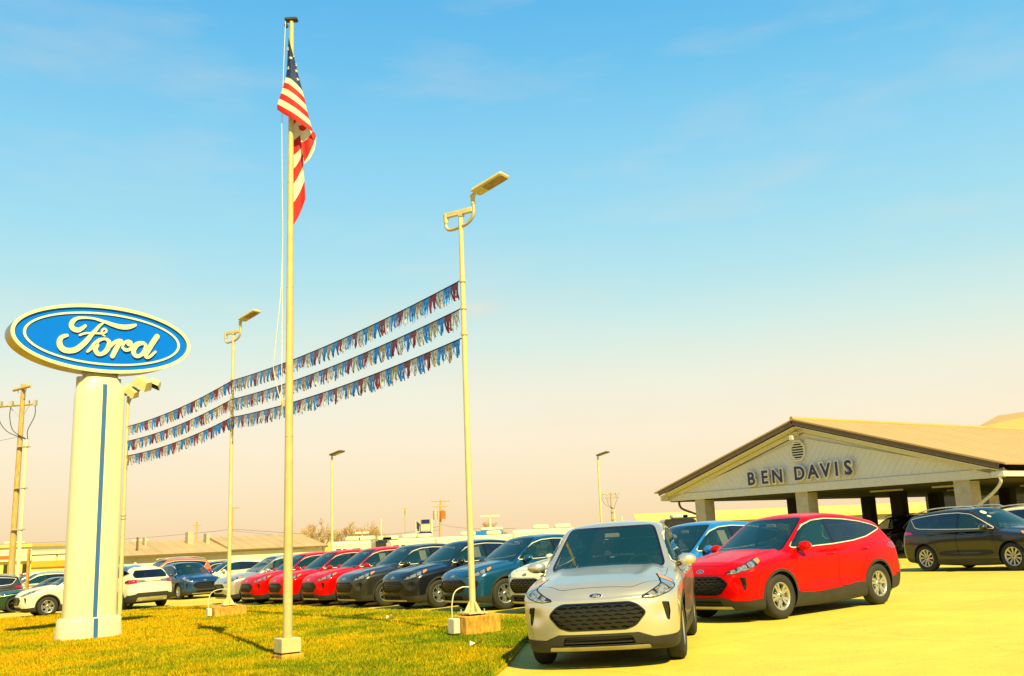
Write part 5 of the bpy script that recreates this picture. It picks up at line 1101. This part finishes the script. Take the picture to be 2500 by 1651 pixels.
rv(1148, 1228, 1298, 80, 'trailer with a bright blue roof edge right of the right lamp post', M_['bluebright'], 'trailer', win=((.2, .2, .3),))
rv(1622, 1700, 1268, 55, 'dark trailer top between the silver car and the canopy', M_['grey'], 'trailer', win=((.2, .3, .3),))
# far hanging sign with a small flag
y = 120; b = at(1040, 1320, y); zb = ground_z(b.x, y); ro = empty('roadside_sign', (b.x, y, zb), 0, label='dark framed roadside sign on two posts far behind the cars', cat='sign')
t1 = hgt(b.x, y, 1268) - zb; t2 = hgt(b.x, y, 1300) - zb
for x in (-.35, .75): g = G(); g.cyl((x, 0, 0), (x, 0, t1 if x > 0 else t2), .12, n=8); g.obj('post', M_['pvc'] if x > 0 else M_['wood'], ro)
g = G(); g.box((-.62, -.1, t2 + .1), (.62, .1, t1), bev=.03); g.obj('frame', M_['galv'], ro)
for k, (a, c_) in enumerate(((.12, 'signwhite'), (.85, 'navyletter'))): g = G(); g.box((-.52, -.13, t2 + .2 + a), (.52, -.1, t2 + .2 + a + .5)); g.obj('panel', M_[c_], ro)
g = G(); g.box((-.85, -.15, t2 - .75), (.85, .15, t2 + .05), bev=.1); g.obj('lower_panel', M_['navyletter'], ro); g = G(); g.box((-.6, -.17, t2 - .5), (.6, -.15, t2 - .25)); g.obj('panel', M_['signwhite'], ro)
b = at(1016, 1318, y); ro = empty('small_flag', (b.x, y, zb), 0, label='small far flag on a white pole beside the roadside sign', cat='flag'); T = hgt(b.x, y, 1270) - zb; g = G(); g.cyl((0, 0, 0), (0, 0, T), .07, n=8); g.obj('pole', M_['pvc'], ro)
g = G(); pts = [(.05, 0, T - .1), (.5, .05, T - .5), (.9, 0, T - 1.1), (1.2, .05, T - 1.7)]; 
for k in range(3): p, q = pts[k], pts[k + 1]; dz = .9; g.add([p, q, (q[0] - .15, q[1], q[2] - dz), (p[0], p[1], p[2] - dz)], [(0, 1, 2, 3)], 0 if k == 0 else 1 + k % 2, True)
g.obj('cloth', [M_['flagblue'], M_['flagwhite'], M_['flagred']], ro)
# bare trees
M_['bark'] = mat('bare bark', (.36, .22, .10), .9, var=.2); M_['twig'] = mat('bare twigs', (.72, .48, .26), .9, var=.1)
def bare_tree(u, vt, y, spread, label, seed):
    b = at(u, 1325, y); zb = ground_z(b.x, y); H = hgt(b.x, y, vt) - zb; r = random.Random(seed); ro = empty('bare_tree', (b.x, y, zb), 0, label=label, cat='tree', group='leafless trees on the skyline'); tg = G(); g = G()
    def br(p, d, l, rad, lev):
        q = p + d * l; (tg if lev < 2 else g).cyl(p, q, max(rad, .024), max(rad * .65, .018), 5 if lev < 2 else 3, caps=False)
        if lev >= 5: return
        for _ in range(3):
            nd = (d + Vector((r.gauss(0, spread), r.gauss(0, spread), r.gauss(.12, .25)))).normalized(); br(p + d * (l * r.uniform(.55, 1)), nd, l * r.uniform(.62, .86), rad * .58, lev + 1)
    for _ in range(3): br(Vector((r.uniform(-.2, .2), 0, 0)), Vector((r.gauss(0, .2), r.gauss(0, .2), 1)).normalized(), H * .36, .2, 0)
    tg.obj('trunk', M_['bark'], ro); g.obj('crown', M_['twig'], ro)
for k, (u, vt, y, s_, lb) in enumerate(((788, 1270, 130, .42, 'pale leafless tree behind the end of the metal roof'), (845, 1282, 135, .45, 'dark leafless tree left of the wide flat lamp head'), (893, 1277, 140, .45, 'spreading leafless tree right of the wide flat lamp head'), (912, 1284, 150, .5, 'small leafless tree at the right end of the clump'), (1205, 1272, 150, .5, 'round leafless tree above the blue-edged trailer'))): bare_tree(u, vt, y, s_, lb, k + 3)
# litter on the lawn
for k, (u, v, s_, lb) in enumerate(((1163, 1590, .09, 'crumpled white paper scrap on the grass below the right lamp post'), (952, 1519, .08, 'pair of small white scraps on the grass left of the right lamp post'), (962, 1517, .07, 'small white scrap on the grass beside another scrap'))):
    b = gat(u, v); r = random.Random(k); g = G(); g.add([(-s_, -.03, .05), (0, -.05, .09), (.02, .05, .06), (-s_, .06, .11), (s_ * 1.1, -.02, .14), (s_ * .9, .06, .08)], [(0, 1, 2, 3), (1, 4, 5, 2)]); o = g.obj('paper_scrap', M_['paper'], None, label=lb, cat='litter', group='paper litter on the lawn'); o.location = b + Vector((0, 0, .03))
# ---------------------------------------------------------------- the cars
import copy
OLD = copy.deepcopy(ESC); OLD.update(name='older_crossover_car', L=4.52, clad=.0, style='ten', rimr=.238, rimmat=M_['alloy'], wheels=(.90, 3.59), crease=(.94, .010),
    hood=[(0, .80), (.08, .90), (.25, .99), (.5, 1.03), (.9, 1.08), (1.3, 1.12), (1.7, 1.10), (2.4, 1.09), (3.2, 1.12), (3.8, 1.16), (4.2, 1.17), (4.7, 1.12)],
    roof=[(.8, 1.50), (1.8, 1.585), (2.1, 1.635), (2.5, 1.665), (3.0, 1.665), (3.4, 1.645), (3.8, 1.60), (4.1, 1.555), (4.3, 1.53), (4.5, 1.50)], ws=((1.10, 1.09), (2.02, 1.59)), rw=((4.24, 1.52), (4.47, 1.08)),
    tail=[(.15, 4.32), (.30, 4.42), (.45, 4.50), (.62, 4.52), (.78, 4.50), (.95, 4.47), (1.10, 4.44), (1.25, 4.40)],
    sill=[(0, .30), (.3, .30), (.75, .32), (1.5, .32), (3.0, .32), (3.9, .32), (4.4, .36), (4.7, .36)],
    dlo=[(1.36, 1.085), (2.2, 1.105), (3.0, 1.13), (3.75, 1.165), (3.92, 1.20), (4.10, 1.42), (3.9, 1.455), (3.5, 1.495), (3.0, 1.525), (2.5, 1.525), (2.1, 1.47), (1.75, 1.30)], split=(2.44, 2.52, 3.40),
    tail_light=[(.16, .98), (.20, 1.08), (.50, 1.11), (.80, 1.08), (.95, 1.02), (.60, .98), (.40, .93), (.25, .92)], reverse=.78,
    rclad=[(-1, .1), (1, .1), (1, .38), (-1, .38)], handles=((2.32, .99), (3.30, 1.01)), rails=[(2.05, .60, 1.63), (2.25, .595, 1.685), (2.9, .585, 1.70), (3.5, .565, 1.675), (3.95, .545, 1.605), (4.08, .54, 1.57)], badges=[(0, .86, -1)])
COU = copy.deepcopy(ESC); COU.update(name='sports_coupe', L=4.79, top=1.44, clad=.0, style='star', rimmat=M_['dalloy'], brake=True, wheels=(.92, 3.64), wr=.345, arch=.365, rimr=.25, tw=.26, tag=False, trimmat=M_['gloss'], one_door=True,
    nose=[(.15, .14), (.24, .08), (.33, .05), (.45, .02), (.58, .0), (.68, .0), (.76, .03), (.82, .09), (.9, .2), (1, .3)], tail=[(.15, 4.55), (.30, 4.66), (.45, 4.76), (.62, 4.79), (.78, 4.78), (.95, 4.76), (1.10, 4.70), (1.25, 4.6)],
    hood=[(0, .72), (.08, .77), (.25, .83), (.5, .87), (.9, .92), (1.4, .965), (1.9, .98), (2.6, .96), (3.4, .98), (4.0, 1.02), (4.5, 1.03), (4.9, .99)], crown=.07,
    width=[(.1, .82), (.22, .88), (.33, .905), (.48, .925), (.6, .935), (.72, .935), (.82, .92), (.92, .88), (1.0, .845), (1.1, .80)], crease=(.80, .012), flare=.03,
    roof=[(.8, 1.20), (1.9, 1.25), (2.3, 1.33), (2.6, 1.37), (2.9, 1.375), (3.2, 1.355), (3.6, 1.29), (4.0, 1.19), (4.3, 1.09), (4.5, 1.0)], rcrown=.04,
    cabin=[(.8, .86), (.95, .83), (1.1, .755), (1.25, .67), (1.33, .62), (1.45, .53)], ws=((1.62, .95), (2.38, 1.325)), rw=((3.1, 1.36), (4.35, .98)), gz=.90,
    sill=[(0, .26), (.3, .26), (.75, .25), (1.5, .25), (3.0, .25), (3.9, .25), (4.4, .34), (4.9, .36)], belly=[(-.2, .24), (.1, .17), (.5, .15), (3.6, .16), (4.5, .26), (4.9, .32)],
    dlo=[(1.93, .955), (2.6, .955), (3.2, .975), (3.62, 1.02), (3.72, 1.07), (3.3, 1.20), (2.9, 1.265), (2.55, 1.27), (2.3, 1.20)], split=(2.95, 3.05, 3.10), wsp=[(-.68, .96), (.68, .96), (.60, 1.15), (.52, 1.30), (-.52, 1.30), (-.60, 1.15)], rwp=[(-.60, 1.02), (.60, 1.02), (.45, 1.27), (-.45, 1.27)],
    headlight=[(.37, .66), (.40, .72), (.60, .755), (.80, .765), (.78, .70), (.55, .655)], amber=.74, bulbs=[(.46, .69, .03), (.58, .71, .03)], lampline=(.66, 0.), tail_light=[(.12, .80), (.12, .98), (.55, .99), (.58, .82)], reverse=.2,
    grille=[(-.55, .45), (.55, .45), (.60, .60), (.56, .68), (-.56, .68), (-.60, .60)], intake=[(-.5, .24), (.5, .24), (.5, .34), (-.5, .34)], fog=[(.55, .40), (.60, .40), (.60, .46), (.55, .46)], skid=[(-.5, .20), (.5, .20), (.5, .215), (-.5, .215)], rclad=[(-1, .1), (1, .1), (1, .36), (-1, .36)],
    doors=[('front', [(1.72, .30), (1.76, .60), (1.86, .935), (3.16, .95), (3.16, .6), (3.05, .30)])], handles=((2.95, .83),), bonnet=[(-.5, .16), (.5, .16), (.72, .4), (.76, 1.0), (.72, 1.62), (-.72, 1.62), (-.76, 1.0), (-.72, .4)], hatch=[(-.62, .62), (.62, .62), (.62, .95), (-.62, .95)],
    mirror=(1.98, .88, .98), cab=(1.85, .92), seats=(2.45,), badges=[])
def paint_car(root, m):
    for o in root.children_recursive:
        if o.type == 'MESH' and o.data.name in PAINTED: sl = o.material_slots[0]; sl.link = 'OBJECT'; sl.material = m
def set_car(o, x, y, th, m, label, cat='car', group=None):
    """x, y: centre on the ground; th: direction the tail points"""
    ax = Vector((math.cos(th), math.sin(th), 0)); ax = (ax - GN * ax.dot(GN)).normalized(); ay = GN.cross(ax)
    o.matrix_world = Matrix(((ax.x, ay.x, GN.x, x), (ax.y, ay.y, GN.y, y), (ax.z, ay.z, GN.z, ground_z(x, y)), (0, 0, 0, 1))); paint_car(o, M_[m]); tag(o, label, cat, group)
    for c in o.children:
        if c.name.split('.')[0] in ('windscreen', 'door_window'): pass
def by_nose(n, th, L): return n[0] + math.cos(th) * L / 2, n[1] + math.sin(th) * L / 2
def by_front_left(p, th, c=ESC):
    lx, ly = c['wheels'][0] - c['L'] / 2, -.84; return p[0] - (math.cos(th) * lx - math.sin(th) * ly), p[1] - (math.sin(th) * lx + math.cos(th) * ly)
proto = build_car(ESC); old = build_car(OLD); cou = build_car(COU)
used = {}
def new(kind):
    if kind not in used: used[kind] = 1; return {'e': proto, 'o': old, 'c': cou}[kind]
    return copy_tree({'e': proto, 'o': old, 'c': cou}[kind])
set_car(new('e'), *by_nose((.8388, 11.251), 1.3493, 4.585), 1.3493, 'silver', 'silver crossover standing alone nearest the camera, nose on', group='crossovers parked on the lot')
set_car(copy_tree(proto), *by_nose((2.9169, 16.242), .634, 4.585), .634, 'red', 'large red crossover right behind the silver one, full side showing', group='crossovers parked on the lot')
TH = .63; DIR = Vector((-.588, .809)); F0 = Vector((-.34, 23.16))
row = [(-5.7, 'bluebright', 'bright blue crossover between the silver car and the large red one'), (-2.85, 'white', 'white crossover whose nose shows left of the silver car'), (0, 'teal', 'teal blue crossover behind the right lamp post'), (2.98, 'navy', 'black crossover left of the right lamp post, with a wheel showing'), (5.9, 'dgrey', 'dark grey crossover between the black one and the red ones'),
       (8.6, 'red', 'red crossover next to the dark grey one, rightmost of the three reds in the row'), (11.2, 'red', 'red crossover partly behind the flagpole, middle of the three reds'), (13.8, 'red', 'red crossover left of the flagpole beside the silver white one'), (16.4, 'silver', 'pale silver crossover at the far end of the row behind the left lamp post')]
for k, m, lb in row:
    jr = random.Random(int(k * 10) + 90); th_ = TH + jr.uniform(-.022, .022); p = F0 + DIR * k + Vector((math.cos(TH), math.sin(TH))) * jr.uniform(-.1, .12); set_car(copy_tree(proto), *by_front_left(p, th_), th_, m, lb, group='crossovers parked on the lot')
set_car(new('o'), 12.1 + .58, 26.3 + .40, R(117), 'grey', 'dark grey older crossover with roof rails, side on before the canopy', group='cars by the canopy')
dk = [q for q in COL.objects if q.get('label', '').startswith('dark grey older')][0]
for px_, py_, pz_, r_ in ((1.905, .44, 1.50, .085), (1.70, .50, 1.385, .05)):
    nn_ = Vector((-.47, .12, .87)).normalized(); c_ = Vector((px_ - 2.26, py_, pz_)) + nn_ * .012; g = G(); g.cyl(c_ - nn_ * .006, c_ + nn_ * .002, r_, n=16); g.obj('window_sticker', M_['paper'], dk)
old_l = copy_tree(old); set_car(old_l, 17.2, 31.6, R(117), 'white', 'white crossover at the right edge behind the dark grey one', group='cars by the canopy')
def sticker(o, x, z, w=.11, h=.17):
    wg = spl(*zip(*ESC['cabin'])); q = lambda zz: -(float(wg(np.array([zz]))[0]) - .002)
    g = G(); xo = x - ESC['L'] / 2; g.add([(xo, q(z), z), (xo + w * 2, q(z), z), (xo + w * 2, q(z + h * 1.6), z + h * 1.6), (xo, q(z + h * 1.6), z + h * 1.6)], [(0, 1, 2, 3)]); g.add([(xo + .03, q(z) - .002, z + .04 + k * .05) for k in range(4)] + [(xo + w * 1.7, q(z) - .002, z + .04 + k * .05) for k in range(4)], [])
    g.obj('window_sticker', M_['paper'], o)
for o in [q for q in COL.objects if q.type == 'EMPTY' and q.get('label', '').startswith(('bright blue crossover between', 'black crossover left', 'dark grey crossover between', 'red crossover next'))]: sticker(o, 2.12, 1.2)
# left part of the lot
set_car(copy_tree(proto), -15.75, 39.2, R(-42), 'white', 'white crossover seen from behind, right of the pylon base', group='crossovers parked on the lot')
p = gat(115, 1506); set_car(copy_tree(proto), *by_front_left((p.x, p.y), R(36)), R(36), 'white', 'white crossover half hidden behind the left side of the pylon', group='crossovers parked on the lot')
p = gat(34, 1496); set_car(new('c'), *by_front_left((p.x, p.y), R(36), COU), R(36), 'green', 'low dark green coupe with black wheels at the left edge')
p = gat(476, 1461); set_car(copy_tree(proto), p.x - .75, p.y + .9, R(131), 'blue', 'deep blue crossover facing right, left of the left lamp post', group='crossovers parked on the lot')
orange_ = copy_tree(old); set_car(orange_, -18.3, 50.6, R(42), 'orange', 'orange car behind the blue and white crossovers', group='cars in the back rows')
orange_.matrix_world = orange_.matrix_world @ Matrix.Diagonal((1.05, 1.0, 1.16, 1))
far = [(-15.6, 53, 'white', 'e', 'white car with a large mirror behind the row end'), (-18.2, 58, 'navy', 'o', 'dark car far behind the row end'),
       (-27.5, 55, 'white', 'o', 'white car in the back row left of the pylon'), (-29.8, 58, 'red', 'e', 'red car top in the back row at left'), (-25.5, 52, 'silver', 'o', 'silver car with a long dark side window left of the pylon'), (-32.5, 60, 'silver', 'e', 'silver car in the back row near the utility pole'), (-35, 63.5, 'white', 'o', 'white car behind the thick utility pole'), (-37.5, 67, 'tan', 'e', 'champagne car at the left edge of the back row'), (-26, 46.5, 'dgrey', 'o', 'dark grey car before the back row at the left edge')]
for x, y, m, k, lb in far: set_car(copy_tree({'e': proto, 'o': old}[k]), x, y, R(36), m, lb, group='cars in the back rows')
# under the canopy
for x, y, m, lb in ((17.5, 45, 'black', 'black car in the shade under the canopy behind the large red car'), (21.5, 42.5, 'navy', 'dark car under the canopy left of the dark grey crossover')): set_car(copy_tree(old), x, y, R(30), m, lb, group='cars in the shade of the canopy')
